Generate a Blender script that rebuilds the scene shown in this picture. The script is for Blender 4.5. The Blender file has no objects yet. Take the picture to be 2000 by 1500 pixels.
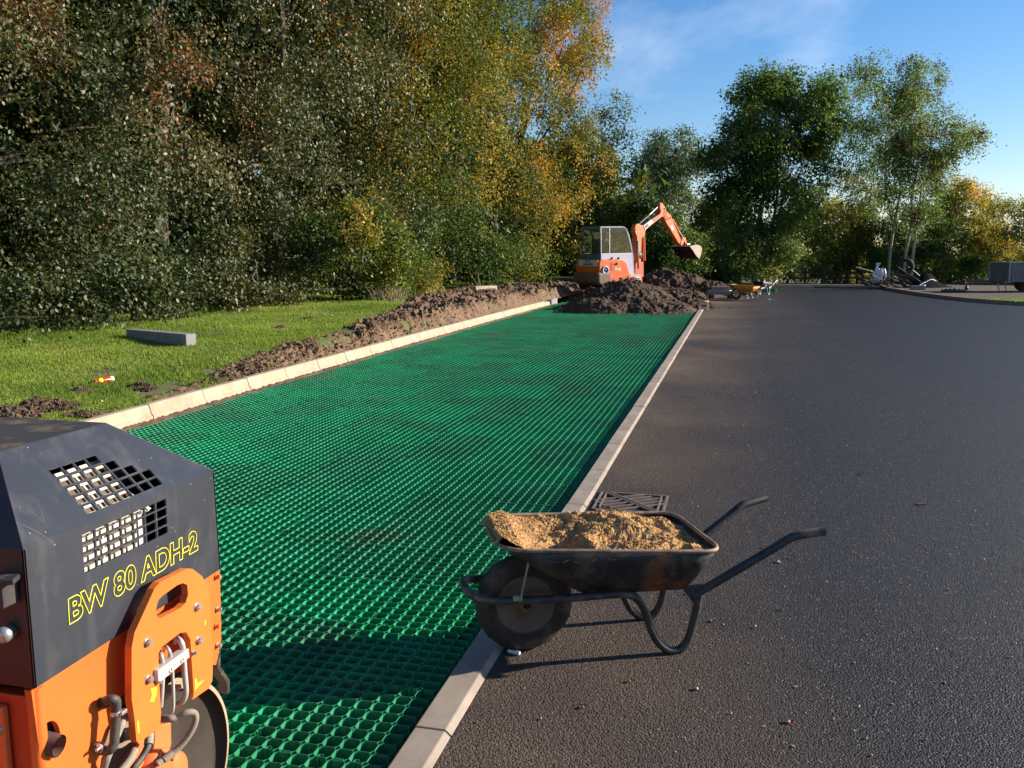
import bpy, bmesh, math, random
import numpy as np
from mathutils import Vector, Matrix, Euler
from mathutils.geometry import tessellate_polygon
PI=math.pi; rnd=random.Random(7); rng=np.random.default_rng(11)
SC=bpy.context.scene; COL=SC.collection
# ---------------------------------------------------------------- camera, sky, sun, exposure
F=1730.0; PITCH=math.atan(260/F); YAW=math.radians(14.2); CAM=Vector((0,0,1.6))
cam=bpy.data.objects.new('camera',bpy.data.cameras.new('camera')); COL.objects.link(cam); SC.camera=cam
cam.location=CAM; cam.rotation_euler=(PI/2-PITCH,0,YAW)
cam.data.sensor_width=36; cam.data.lens=36*F/2000; cam.data.clip_end=3000; cam.data.clip_start=.05
SUN_EL=math.radians(20.5); SUN_AZ=math.radians(65.5)     # azimuth from +Y towards +X
W=bpy.data.worlds.new('World'); SC.world=W; W.use_nodes=True
wn=W.node_tree.nodes; wl=W.node_tree.links; wn.clear()
sky=wn.new('ShaderNodeTexSky'); sky.sky_type='NISHITA'; sky.sun_disc=False; sky.sun_elevation=SUN_EL; sky.sun_rotation=SUN_AZ
sky.air_density=1.0; sky.dust_density=0.25; sky.ozone_density=3.0; sky.altitude=60
tc=wn.new('ShaderNodeTexCoord'); mp=wn.new('ShaderNodeMapping'); mp.inputs['Scale'].default_value=(1,1,3.2); mp.inputs['Location'].default_value=(5.3,1.1,.4)
nz=wn.new('ShaderNodeTexNoise'); nz.inputs['Scale'].default_value=1.7; nz.inputs['Detail'].default_value=9; nz.inputs['Roughness'].default_value=.55; nz.inputs['Distortion'].default_value=.4
rp=wn.new('ShaderNodeValToRGB'); rp.color_ramp.elements[0].position=.62; rp.color_ramp.elements[0].color=(0,0,0,1); rp.color_ramp.elements[1].position=.85; rp.color_ramp.elements[1].color=(.6,.6,.6,1)
mx=wn.new('ShaderNodeMixRGB'); mx.inputs['Color2'].default_value=(8.5,8.9,9.6,1)
bg=wn.new('ShaderNodeBackground'); bg.inputs['Strength'].default_value=.077
out=wn.new('ShaderNodeOutputWorld')
wl.new(tc.outputs['Generated'],mp.inputs['Vector']); wl.new(mp.outputs[0],nz.inputs['Vector']); wl.new(nz.outputs['Fac'],rp.inputs[0])
wl.new(rp.outputs[0],mx.inputs['Fac']); hs=wn.new('ShaderNodeHueSaturation'); hs.inputs['Saturation'].default_value=1.25; hs.inputs['Value'].default_value=1.0; wl.new(sky.outputs[0],hs.inputs['Color']); gt_=wn.new('ShaderNodeMixRGB'); gt_.blend_type='MULTIPLY'; gt_.inputs['Fac'].default_value=1; gt_.inputs['Color2'].default_value=(1.0,.97,1.06,1); wl.new(hs.outputs[0],gt_.inputs['Color1']); wl.new(gt_.outputs[0],mx.inputs['Color1']); wl.new(mx.outputs[0],bg.inputs['Color']); wl.new(bg.outputs[0],out.inputs[0])
sl=bpy.data.lights.new('sun','SUN'); sl.energy=5.0; sl.angle=math.radians(.53); sl.color=(1,.90,.77)
sun=bpy.data.objects.new('sun',sl); COL.objects.link(sun)
SDIR=Vector((math.sin(SUN_AZ)*math.cos(SUN_EL),math.cos(SUN_AZ)*math.cos(SUN_EL),math.sin(SUN_EL)))
sun.rotation_euler=(-SDIR).to_track_quat('-Z','Y').to_euler(); sun.location=(20,10,30)
SC.view_settings.view_transform='Standard'; SC.view_settings.look='None'; SC.view_settings.exposure=1.0; SC.view_settings.gamma=1
SC.view_settings.use_curve_mapping=False
SC.render.engine='CYCLES'; SC.cycles.max_bounces=6; SC.cycles.transparent_max_bounces=6

# ---------------------------------------------------------------- geometry of the place (surveyed from the camera)
ca,sa=math.cos(YAW),math.sin(YAW); cp,sp=math.cos(PITCH),math.sin(PITCH)
def ray(x,y):
    r=(x-1000)/F; u=-(y-750)/F; X=r; Y=cp+u*sp; Z=-sp+u*cp
    return Vector((X*ca-Y*sa, X*sa+Y*ca, Z))
def onplane(x,y,O,n):
    d=ray(x,y); return CAM+d*((Vector(O)-CAM).dot(n)/d.dot(n))
def gp(x,y,z=0): return onplane(x,y,(0,0,z),Vector((0,0,1)))
def lat(x,y,X): return onplane(x,y,(X,0,0),Vector((1,0,0)))
FWD=Vector((-sa,ca,0)); RGT=Vector((ca,sa,0))
def at(x,y,D): return onplane(x,y,FWD*D,FWD)

# ---------------------------------------------------------------- helpers
def tag(o,label=None,cat=None,group=None,kind=None):
    if label: o['label']=label
    if cat: o['category']=cat
    if group: o['group']=group
    if kind: o['kind']=kind
    return o
def thing(name,label,cat,loc=(0,0,0),rz=0,group=None):
    o=bpy.data.objects.new(name,None); COL.objects.link(o); o.location=loc; o.rotation_euler=(0,0,rz); o.empty_display_size=.2
    return tag(o,label,cat,group)
def link(name,me,mat,parent=None,loc=None):
    o=bpy.data.objects.new(name,me); COL.objects.link(o)
    if mat and not me.materials: me.materials.append(mat)
    if parent: o.parent=parent
    if loc is not None: o.location=loc
    return o
def copy_tree(o,parent=None):
    c=o.copy(); COL.objects.link(c); c.parent=parent
    for ch in list(o.children): copy_tree(ch,c)
    return c
class B:
    """collects shapes; build() makes ONE mesh object. Coordinates are world ones unless the parent is given as local."""
    def __init__(s): s.v=[]; s.f=[]; s.sm=[]
    def add(s,vs,fs,smooth=False):
        k=len(s.v); s.v+=[tuple(v) for v in vs]; s.f+=[tuple(i+k for i in f) for f in fs]; s.sm+=[smooth]*len(fs); return s
    def box(s,c,d,R=None):
        c=Vector(c); vs=[]
        for x in (-.5,.5):
            for y in (-.5,.5):
                for z in (-.5,.5):
                    p=Vector((x*d[0],y*d[1],z*d[2]))
                    if R is not None: p=R@p
                    vs.append(c+p)
        return s.add(vs,[(0,1,3,2),(4,6,7,5),(0,4,5,1),(2,3,7,6),(0,2,6,4),(1,5,7,3)])
    def tube(s,pts,r,n=10,cap=True,flat=1.0):
        pts=[Vector(p) for p in pts]; m=len(pts); rr=r if hasattr(r,'__len__') else [r]*m
        T=[(pts[min(i+1,m-1)]-pts[max(i-1,0)]).normalized() for i in range(m)]
        up=Vector((0,0,1)) if abs(T[0].z)<.9 else Vector((1,0,0))
        a=T[0].cross(up).normalized(); vs=[]
        for i in range(m):
            a=(a-T[i]*a.dot(T[i])).normalized(); b=T[i].cross(a)
            for k in range(n):
                t=2*PI*k/n; vs.append(pts[i]+(a*math.cos(t)+b*math.sin(t)*flat)*rr[i])
        fs=[(i*n+k,i*n+(k+1)%n,(i+1)*n+(k+1)%n,(i+1)*n+k) for i in range(m-1) for k in range(n)]
        s.add(vs,fs,True)
        if cap:
            s.add(vs[:n],[tuple(range(n))[::-1]]); s.add(vs[-n:],[tuple(range(n))])
        return s
    def lathe(s,O,ax,prof,n=32,smooth=True,a0=0,a1=2*PI):
        O=Vector(O); ax=Vector(ax).normalized(); u=ax.orthogonal().normalized(); w=ax.cross(u); m=len(prof); full=abs(a1-a0-2*PI)<1e-6
        N=n if full else n+1; vs=[]
        for k in range(N):
            t=a0+(a1-a0)*k/n; e=u*math.cos(t)+w*math.sin(t)
            for r,h in prof: vs.append(O+ax*h+e*r)
        fs=[]
        for k in range(n):
            k2=(k+1)%N
            for j in range(m-1): fs.append((k*m+j,k2*m+j,k2*m+j+1,k*m+j+1))
        return s.add(vs,fs,smooth)
    def plate(s,outer,holes,n,t):
        """flat plate: front face given by 3-D outline (+holes), thickness t against n"""
        n=Vector(n).normalized(); loops=[[Vector(p) for p in outer]]+[[Vector(p) for p in h] for h in holes]
        flat=[p for l in loops for p in l]; tri=tessellate_polygon(loops); N=len(flat)
        vs=flat+[p-n*t for p in flat]; fs=[]
        for a,b,c in tri:
            nn=(flat[b]-flat[a]).cross(flat[c]-flat[a])
            if nn.dot(n)<0: a,b,c=c,b,a
            fs.append((a,b,c)); fs.append((c+N,b+N,a+N))
        k=0
        for l in loops:
            L=len(l)
            for i in range(L):
                j=(i+1)%L; fs.append((k+i,k+j,k+j+N,k+i+N))
            k+=L
        return s.add(vs,fs)
    def build(s,name,mat,parent=None,bevel=0,seg=2,world=True,angle=40,recalc=True):
        me=bpy.data.meshes.new(name); off=Vector((0,0,0))
        if parent is not None and world:
            p=parent
            while p: off=off+p.location; p=p.parent
        me.from_pydata([(v[0]-off.x,v[1]-off.y,v[2]-off.z) for v in s.v],[],s.f)
        me.polygons.foreach_set('use_smooth',s.sm)
        if recalc:
            bm=bmesh.new(); bm.from_mesh(me); bmesh.ops.recalc_face_normals(bm,faces=bm.faces); bm.to_mesh(me); bm.free()
        me.update(); o=link(name,me,mat,parent)
        if bevel:
            m=o.modifiers.new('bevel','BEVEL'); m.width=bevel; m.segments=seg; m.limit_method='ANGLE'; m.angle_limit=math.radians(angle)
        return o
def smoothline(pts,n=6):
    P=[Vector(p) for p in pts]; out=[]
    for i in range(len(P)-1):
        p0=P[max(i-1,0)];p1=P[i];p2=P[i+1];p3=P[min(i+2,len(P)-1)]
        for k in range(n):
            t=k/n; out.append(.5*((2*p1)+(p2-p0)*t+(2*p0-5*p1+4*p2-p3)*t*t+(3*p1-p0-3*p2+p3)*t**3))
    out.append(P[-1]); return out
def hexbolt(b,p,n,r=.009,h=.007):
    n=Vector(n).normalized(); b.lathe(p,n,[(r*1.35,0),(r*1.35,.002),(0,.002)],16)
    b.lathe(Vector(p)+n*.002,n,[(r,0),(r,h),(r*.82,h+.0015),(0,h+.0015)],6,False)
# vectorised value noise
def _h(a,seed):
    a=(a*np.uint64(0x9E3779B97F4A7C15)+np.uint64(seed*7919+12345)); a^=a>>np.uint64(31); a*=np.uint64(0xBF58476D1CE4E5B9); a^=a>>np.uint64(29); a*=np.uint64(0x94D049BB133111EB); a^=a>>np.uint64(32)
    return (a&np.uint64(0xFFFFFF)).astype(np.float64)/float(0xFFFFFF)
def vn(x,y,z=0,seed=0):
    x=np.asarray(x,float);y=np.asarray(y,float);z=np.asarray(z,float)+0*x
    xi=np.floor(x).astype(np.int64);yi=np.floor(y).astype(np.int64);zi=np.floor(z).astype(np.int64)
    fx=x-xi;fy=y-yi;fz=z-zi; fx=fx*fx*(3-2*fx);fy=fy*fy*(3-2*fy);fz=fz*fz*(3-2*fz); r=0
    for i in (0,1):
        for j in (0,1):
            for k in (0,1):
                key=((xi+i+100000)*73856093 ^ (yi+j+100000)*19349663 ^ (zi+k+100000)*83492791).astype(np.uint64)
                r=r+_h(key,seed)*(fx if i else 1-fx)*(fy if j else 1-fy)*(fz if k else 1-fz)
    return r*2-1
def fbm(x,y,z=0,oct=4,seed=0,gain=.5):
    s=0;a=1;f=1
    with np.errstate(over='ignore'):
        for o in range(oct):
            s=s+a*vn(np.asarray(x)*f,np.asarray(y)*f,np.asarray(z)*f,seed+o*17); a*=gain; f*=2.03
    return s
def gridmesh(name,P,mat,parent=None,smooth=True,mask=None):
    """P: (ny,nx,3)"""
    ny,nx=P.shape[:2]; me=bpy.data.meshes.new(name); idx=np.arange(ny*nx).reshape(ny,nx)
    q=np.stack([idx[:-1,:-1],idx[:-1,1:],idx[1:,1:],idx[1:,:-1]],-1).reshape(-1,4)
    if mask is not None: q=q[mask[:-1,:-1].reshape(-1)]
    me.vertices.add(ny*nx); me.vertices.foreach_set('co',P.reshape(-1).astype(np.float32))
    me.loops.add(q.size); me.loops.foreach_set('vertex_index',q.reshape(-1).astype(np.int32))
    me.polygons.add(len(q)); me.polygons.foreach_set('loop_start',(np.arange(len(q))*4).astype(np.int32))
    me.polygons.foreach_set('use_smooth',np.full(len(q),smooth)); me.update(); me.validate()
    return link(name,me,mat,parent)
def rawmesh(name,co,nper,mat,parent=None,tint=None,off=None):
    co=np.asarray(co,float).reshape(-1,3)
    if off is not None: co=co-np.array(off)
    n=len(co); m=n//nper; me=bpy.data.meshes.new(name)
    me.vertices.add(n); me.vertices.foreach_set('co',co.reshape(-1).astype(np.float32))
    me.loops.add(n); me.loops.foreach_set('vertex_index',np.arange(n,dtype=np.int32))
    me.polygons.add(m); me.polygons.foreach_set('loop_start',(np.arange(m)*nper).astype(np.int32))
    if tint is not None:
        a=me.attributes.new('tint','FLOAT','POINT'); a.data.foreach_set('value',np.repeat(tint,nper).astype(np.float32))
    me.update(); return link(name,me,mat,parent)
def textmesh(name,txt,size,mat,parent,M,outline=0,offset=0,shear=0,ext=.0006,xs=1,space=1,align='LEFT'):
    cu=bpy.data.curves.new(name,'FONT'); cu.body=txt; cu.size=size; cu.shear=shear; cu.offset=offset; cu.align_x=align; cu.space_character=space
    if outline: cu.fill_mode='NONE'; cu.bevel_depth=outline; cu.bevel_resolution=1
    else: cu.extrude=ext
    o=bpy.data.objects.new('t',cu); COL.objects.link(o); bpy.context.view_layer.update()
    me=bpy.data.meshes.new_from_object(o.evaluated_get(bpy.context.evaluated_depsgraph_get())); bpy.data.objects.remove(o)
    me.transform(M@Matrix.Diagonal((xs,1,1,1))); me.materials.clear(); me.name=name
    return link(name,me,mat,parent)

# ---------------------------------------------------------------- materials
MATS={}
def pm(name,c1,c2=None,rough=.7,metal=0,scale=6,detail=6,bump=0,bscale=60,spec=.5,lo=.35,hi=.65,c3=None,s3=2.0,lo3=.5,hi3=.65,rvar=0,coat=0,world=False,sss=0,vor=0):
    if name in MATS: return MATS[name]
    m=bpy.data.materials.new(name); m.use_nodes=True; n=m.node_tree.nodes; l=m.node_tree.links; b=n['Principled BSDF']
    b.inputs['Roughness'].default_value=rough; b.inputs['Metallic'].default_value=metal; b.inputs['Specular IOR Level'].default_value=spec
    if coat: b.inputs['Coat Weight'].default_value=coat; b.inputs['Coat Roughness'].default_value=.15
    if world: src=n.new('ShaderNodeNewGeometry').outputs['Position']
    else: src=n.new('ShaderNodeTexCoord').outputs['Object']
    def noise(sc,det=detail,ro=.6):
        t=n.new('ShaderNodeTexNoise'); t.inputs['Scale'].default_value=sc; t.inputs['Detail'].default_value=det; t.inputs['Roughness'].default_value=ro; l.new(src,t.inputs['Vector']); return t.outputs['Fac']
    def ramp(f,a,bb):
        r=n.new('ShaderNodeMapRange'); r.inputs['From Min'].default_value=a; r.inputs['From Max'].default_value=bb; l.new(f,r.inputs['Value']); return r.outputs[0]
    def mix(f,A,Bc):
        x=n.new('ShaderNodeMixRGB'); l.new(f,x.inputs['Fac'])
        for s,v in (('Color1',A),('Color2',Bc)):
            if isinstance(v,tuple): x.inputs[s].default_value=(*v,1)
            else: l.new(v,x.inputs[s])
        return x.outputs[0]
    col=tuple(c1)
    if c2: col=mix(ramp(noise(scale),lo,hi),c1,c2)
    if c3: col=mix(ramp(noise(s3,8,.7),lo3,hi3),col,c3)
    if isinstance(col,tuple): b.inputs['Base Color'].default_value=(*col,1)
    else: l.new(col,b.inputs['Base Color'])
    if rvar:
        r=n.new('ShaderNodeMapRange'); r.inputs['To Min'].default_value=max(0,rough-rvar); r.inputs['To Max'].default_value=min(1,rough+rvar); l.new(noise(scale*1.7),r.inputs['Value']); l.new(r.outputs[0],b.inputs['Roughness'])
    if bump:
        k=n.new('ShaderNodeBump'); k.inputs['Strength'].default_value=1; k.inputs['Distance'].default_value=bump
        if vor:
            t=n.new('ShaderNodeTexVoronoi'); t.inputs['Scale'].default_value=bscale; l.new(src,t.inputs['Vector']); l.new(t.outputs['Distance'],k.inputs['Height'])
        else: l.new(noise(bscale,5,.65),k.inputs['Height'])
        l.new(k.outputs[0],b.inputs['Normal'])
    MATS[name]=m; return m
def nodes_of(name):
    m=bpy.data.materials.new(name); m.use_nodes=True; MATS[name]=m
    return m,m.node_tree.nodes,m.node_tree.links,m.node_tree.nodes['Principled BSDF']
def leafmat(name,stops,rough=.45,trans=.25,spec=.22):
    rough=max(rough,.52) if spec<.4 else rough
    m,n,l,b=nodes_of(name); a=n.new('ShaderNodeAttribute'); a.attribute_name='tint'
    r=n.new('ShaderNodeValToRGB'); cr=r.color_ramp
    while len(cr.elements)<len(stops): cr.elements.new(.5)
    for e,(p,c) in zip(cr.elements,stops): e.position=p; e.color=(*c,1)
    l.new(a.outputs['Fac'],r.inputs[0]); l.new(r.outputs[0],b.inputs['Base Color']); b.inputs['Roughness'].default_value=rough; b.inputs['Specular IOR Level'].default_value=spec
    t=n.new('ShaderNodeBsdfTranslucent'); g=n.new('ShaderNodeMixRGB'); g.blend_type='MULTIPLY'; g.inputs['Fac'].default_value=1; g.inputs['Color2'].default_value=(1.5,1.45,.7,1)
    l.new(r.outputs[0],g.inputs['Color1']); l.new(g.outputs[0],t.inputs['Color'])
    x=n.new('ShaderNodeMixShader'); x.inputs['Fac'].default_value=trans; l.new(b.outputs[0],x.inputs[1]); l.new(t.outputs[0],x.inputs[2]); l.new(x.outputs[0],n['Material Output'].inputs['Surface']); return m

m_soil=pm('soil_brown',(.075,.045,.026),(.15,.095,.055),rough=.95,scale=3,bump=.012,bscale=38,c3=(.20,.135,.08),s3=9,lo3=.55,hi3=.75,world=True)
m_bank=pm('soil_bank_tan',(.085,.050,.028),(.20,.12,.066),rough=.95,scale=3,bump=.02,bscale=30,c3=(.30,.195,.11),s3=13,lo3=.52,hi3=.7,world=True)
m_soild=pm('soil_dark',(.046,.024,.012),(.088,.047,.024),rough=.95,scale=3,bump=.015,bscale=30,c3=(.12,.068,.038),s3=8,lo3=.58,hi3=.74,world=True)
m_subg=pm('subgrade',(.02,.013,.009),(.075,.045,.03),rough=1,scale=30,bump=.006,bscale=120,world=True,spec=.1)
m_kerb=pm('kerb_concrete',(.36,.285,.195),(.43,.35,.25),rough=.85,scale=5,bump=.0015,bscale=220,c3=(.30,.22,.14),s3=3,lo3=.50,hi3=.72,world=True)
m_kerbg=pm('kerb_flush',(.25,.20,.155),(.35,.29,.23),rough=.85,scale=4,bump=.0012,bscale=240,c3=(.21,.155,.11),s3=5,lo3=.5,hi3=.72,world=True)
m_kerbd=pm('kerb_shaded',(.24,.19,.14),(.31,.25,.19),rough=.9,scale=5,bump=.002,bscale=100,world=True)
m_conc=pm('concrete_grey',(.20,.19,.19),(.27,.26,.25),rough=.85,scale=8,bump=.002,bscale=150)
m_bark=pm('bark',(.07,.055,.04),(.14,.115,.085),rough=.9,scale=8,bump=.02,bscale=18)
m_barkp=pm('bark_pale',(.27,.23,.17),(.42,.36,.27),rough=.85,scale=9,bump=.01,bscale=20)
m_wood=pm('weathered_wood',(.06,.045,.032),(.12,.09,.062),rough=.9,scale=12,bump=.006,bscale=40)
m_woodl=pm('pale_wood',(.25,.19,.12),(.36,.28,.19),rough=.85,scale=12,bump=.004,bscale=40)
m_or=pm('orange_paint',(.70,.145,.022),(.62,.11,.018),rough=.42,scale=3,bump=.0004,bscale=30,c3=(.62,.13,.02),s3=14,lo3=.63,hi3=.72,rvar=.08)
m_orp=pm('orange_plate',(.74,.17,.028),(.68,.14,.022),rough=.4,scale=3,c3=(.66,.15,.03),s3=20,lo3=.66,hi3=.72,rvar=.08)
m_or2=pm('orange_faded',(.72,.17,.045),(.60,.13,.035),rough=.5,scale=4,c3=(.35,.12,.05),s3=6,lo3=.58,hi3=.7)
m_red=pm('red_paint',(.48,.055,.014),(.40,.04,.012),rough=.5,scale=4,c3=(.2,.05,.02),s3=8,lo3=.6,hi3=.7)
m_hood=pm('hood_charcoal',(.024,.028,.037),(.033,.037,.047),rough=.4,scale=2.5,c3=(.065,.062,.06),s3=7,lo3=.5,hi3=.85,rvar=.1,bump=.0006,bscale=9)
def scratched(m,strength=.5):
    n=m.node_tree.nodes; l=m.node_tree.links; b=n['Principled BSDF']; src=b.inputs['Base Color'].links[0].from_socket
    t=n.new('ShaderNodeTexCoord'); mp=n.new('ShaderNodeMapping'); mp.inputs['Rotation'].default_value=(.5,.2,.3); mp.inputs['Scale'].default_value=(1,2.2,.5)
    l.new(t.outputs['Object'],mp.inputs['Vector']); v=n.new('ShaderNodeTexVoronoi'); v.feature='DISTANCE_TO_EDGE'; v.inputs['Scale'].default_value=9
    ns=n.new('ShaderNodeTexNoise'); ns.inputs['Scale'].default_value=5; l.new(t.outputs['Object'],ns.inputs['Vector']); ad=n.new('ShaderNodeMixRGB'); ad.inputs[0].default_value=.06; l.new(mp.outputs[0],ad.inputs['Color1']); l.new(ns.outputs['Color'],ad.inputs['Color2']); l.new(ad.outputs[0],v.inputs['Vector'])
    r=n.new('ShaderNodeMapRange'); r.inputs['From Min'].default_value=.0; r.inputs['From Max'].default_value=.006; r.inputs['To Min'].default_value=1; r.inputs['To Max'].default_value=0; l.new(v.outputs['Distance'],r.inputs['Value'])
    g=n.new('ShaderNodeTexNoise'); g.inputs['Scale'].default_value=7; g.inputs['Detail'].default_value=5; l.new(t.outputs['Object'],g.inputs['Vector']); gr=n.new('ShaderNodeMapRange'); gr.inputs['From Min'].default_value=.52; gr.inputs['From Max'].default_value=.68; gr.inputs['To Max'].default_value=strength; l.new(g.outputs['Fac'],gr.inputs['Value'])
    mu=n.new('ShaderNodeMath'); mu.operation='MULTIPLY'; l.new(r.outputs[0],mu.inputs[0]); l.new(gr.outputs[0],mu.inputs[1])
    st=n.new('ShaderNodeTexNoise'); st.inputs['Scale'].default_value=14; st.inputs['Detail'].default_value=4; m2=n.new('ShaderNodeMapping'); m2.inputs['Scale'].default_value=(1,1,.10); l.new(t.outputs['Object'],m2.inputs['Vector']); l.new(m2.outputs[0],st.inputs['Vector'])
    sr=n.new('ShaderNodeMapRange'); sr.inputs['From Min'].default_value=.5; sr.inputs['From Max'].default_value=.75; sr.inputs['To Max'].default_value=.28; l.new(st.outputs['Fac'],sr.inputs['Value'])
    sp_=n.new('ShaderNodeTexVoronoi'); sp_.inputs['Scale'].default_value=26; l.new(t.outputs['Object'],sp_.inputs['Vector']); pr_=n.new('ShaderNodeMapRange'); pr_.inputs['From Min'].default_value=.03; pr_.inputs['From Max'].default_value=.05; pr_.inputs['To Min'].default_value=.8; pr_.inputs['To Max'].default_value=0; l.new(sp_.outputs['Distance'],pr_.inputs['Value'])
    x1=n.new('ShaderNodeMixRGB'); x1.inputs['Color2'].default_value=(.16,.15,.14,1); l.new(sr.outputs[0],x1.inputs[0]); l.new(src,x1.inputs['Color1'])
    mxx=n.new('ShaderNodeMath'); mxx.operation='MAXIMUM'; l.new(mu.outputs[0],mxx.inputs[0]); l.new(pr_.outputs[0],mxx.inputs[1])
    x2=n.new('ShaderNodeMixRGB'); x2.inputs['Color2'].default_value=(.38,.36,.33,1); l.new(mxx.outputs[0],x2.inputs[0]); l.new(x1.outputs[0],x2.inputs['Color1']); l.new(x2.outputs[0],b.inputs['Base Color'])
scratched(m_hood)
m_hoodt=pm('hood_top_dirty',(.04,.04,.042),(.05,.05,.05),rough=.6,scale=4,c3=(.20,.14,.07),s3=6,lo3=.47,hi3=.62)
m_cream=pm('cream_cowl',(.62,.56,.45),(.55,.49,.39),rough=.5,scale=20)
m_black=pm('black_void',(.012,.012,.012),rough=.6)
m_blackm=pm('black_metal',(.018,.017,.018),(.05,.042,.036),rough=.5,scale=14,c3=(.20,.13,.08),s3=9,lo3=.54,hi3=.66,bump=.001,bscale=90)
m_steel=pm('steel',(.5,.48,.46),(.38,.35,.32),rough=.38,metal=.7,scale=30,rvar=.1)
m_alu=pm('aluminium',(.55,.53,.51),(.44,.42,.39),rough=.5,metal=.3,scale=25)
m_rubber=pm('hose_rubber',(.035,.033,.033),(.07,.06,.05),rough=.6,scale=18)
m_hose=pm('hose_dusty',(.20,.165,.125),(.30,.25,.19),rough=.8,scale=12,bump=.0015,bscale=120)
m_drum=pm('drum_side',(.028,.019,.013),(.05,.034,.024),rough=.75,scale=6,bump=.001,bscale=60,c3=(.07,.04,.025),s3=5,lo3=.58,hi3=.7)
m_drumr=pm('drum_rim',(.42,.31,.2),(.30,.21,.13),rough=.6,scale=15)
m_yel=pm('yellow_print',(.75,.68,.03),rough=.5)
m_tyre=pm('tyre_muddy',(.018,.015,.012),(.055,.04,.028),rough=.85,scale=9,c3=(.13,.09,.06),s3=5,lo3=.52,hi3=.68,bump=.002,bscale=70)
m_rim=pm('wheel_rim_muddy',(.10,.072,.048),(.15,.11,.075),rough=.8,scale=9,bump=.001,bscale=60)
m_tray=pm('tray_black_rusty',(.009,.009,.010),(.065,.052,.042),rough=.5,scale=11,lo=.5,hi=.68,c3=(.20,.065,.02),s3=3.6,lo3=.52,hi3=.62,bump=.001,bscale=60,rvar=.12)
m_trayin=pm('tray_rim_worn',(.26,.18,.12),(.09,.07,.055),rough=.6,scale=12,c3=(.3,.2,.12),s3=16,lo3=.5,hi3=.6)
m_sand=pm('building_sand',(.42,.24,.095),(.52,.32,.14),rough=1,scale=12,bump=.004,bscale=130,c3=(.34,.16,.055),s3=16,lo3=.5,hi3=.7,spec=.1)
scratched(m_blackm,.9); scratched(m_tray,.7)
m_strap=pm('pale_green_strap',(.28,.32,.22),(.2,.2,.14),rough=.6,scale=30)
m_iron=pm('cast_iron',(.12,.085,.065),(.17,.125,.10),rough=.7,scale=20,bump=.001,bscale=150)
m_cab=pm('cab_grey_blue',(.30,.31,.40),(.26,.27,.34),rough=.45,scale=5)
m_cabw=pm('cab_panel_white',(.44,.44,.54),(.40,.40,.48),rough=.45,scale=5)
m_white=pm('white_paint',(.72,.68,.62),(.6,.56,.5),rough=.5,scale=6)
m_ytray=pm('yellow_plastic',(.62,.27,.02),(.52,.22,.02),rough=.5,scale=6)
m_galv=pm('galvanised',(.42,.40,.36),(.30,.28,.25),rough=.45,metal=.5,scale=14)
m_plast=pm('white_plastic',(.75,.76,.8),(.6,.62,.68),rough=.4,scale=10)
m_trail=pm('trailer_grey',(.12,.125,.12),(.17,.17,.16),rough=.6,scale=4,c3=(.11,.09,.06),s3=5)
m_tarp=pm('black_tarp',(.008,.009,.013),(.016,.016,.02),rough=1,spec=.03,scale=6,bump=.01,bscale=6)
m_redp=pm('red_plastic',(.75,.02,.015),rough=.3)
m_stone=pm('loose_stone',(.30,.235,.16),(.48,.41,.33),rough=.9,scale=60,world=True,c3=(.34,.19,.09),s3=9,lo3=.5,hi3=.6)
m_navy=pm('worker_clothes',(.03,.035,.06),(.05,.05,.07),rough=.9,scale=10)
m_skin=pm('skin',(.55,.30,.20),rough=.6)
m_hiv=pm('hi_vis_yellow',(.55,.62,.05),rough=.7)
# clear cab glass
m_glass,n_,l_,b_=nodes_of('cab_glass'); b_.inputs['Base Color'].default_value=(.55,.62,.6,1); b_.inputs['Roughness'].default_value=.03
tr=n_.new('ShaderNodeBsdfTransparent'); tr.inputs[0].default_value=(.86,.9,.87,1); gl=n_.new('ShaderNodeBsdfGlossy'); gl.inputs['Roughness'].default_value=.04
dfm=n_.new('ShaderNodeBsdfDiffuse'); dfm.inputs[0].default_value=(.35,.36,.33,1)
lw=n_.new('ShaderNodeLayerWeight'); lw.inputs['Blend'].default_value=.18; fr=n_.new('ShaderNodeMath'); fr.operation='MULTIPLY'; fr.inputs[1].default_value=.4; l_.new(lw.outputs['Facing'],fr.inputs[0])
x1=n_.new('ShaderNodeMixShader'); l_.new(fr.outputs[0],x1.inputs[0]); l_.new(tr.outputs[0],x1.inputs[1]); l_.new(gl.outputs[0],x1.inputs[2])
gn=n_.new('ShaderNodeTexNoise'); gn.inputs['Scale'].default_value=4; gn.inputs['Detail'].default_value=5; gm=n_.new('ShaderNodeMapRange'); gm.inputs['To Min'].default_value=.0; gm.inputs['To Max'].default_value=.03; gm.inputs['From Min'].default_value=.4; gm.inputs['From Max'].default_value=.8
l_.new(gn.outputs['Fac'],gm.inputs['Value'])
x2=n_.new('ShaderNodeMixShader'); l_.new(gm.outputs[0],x2.inputs[0]); l_.new(x1.outputs[0],x2.inputs[1]); l_.new(dfm.outputs[0],x2.inputs[2]); l_.new(x2.outputs[0],n_['Material Output'].inputs['Surface'])

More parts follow.
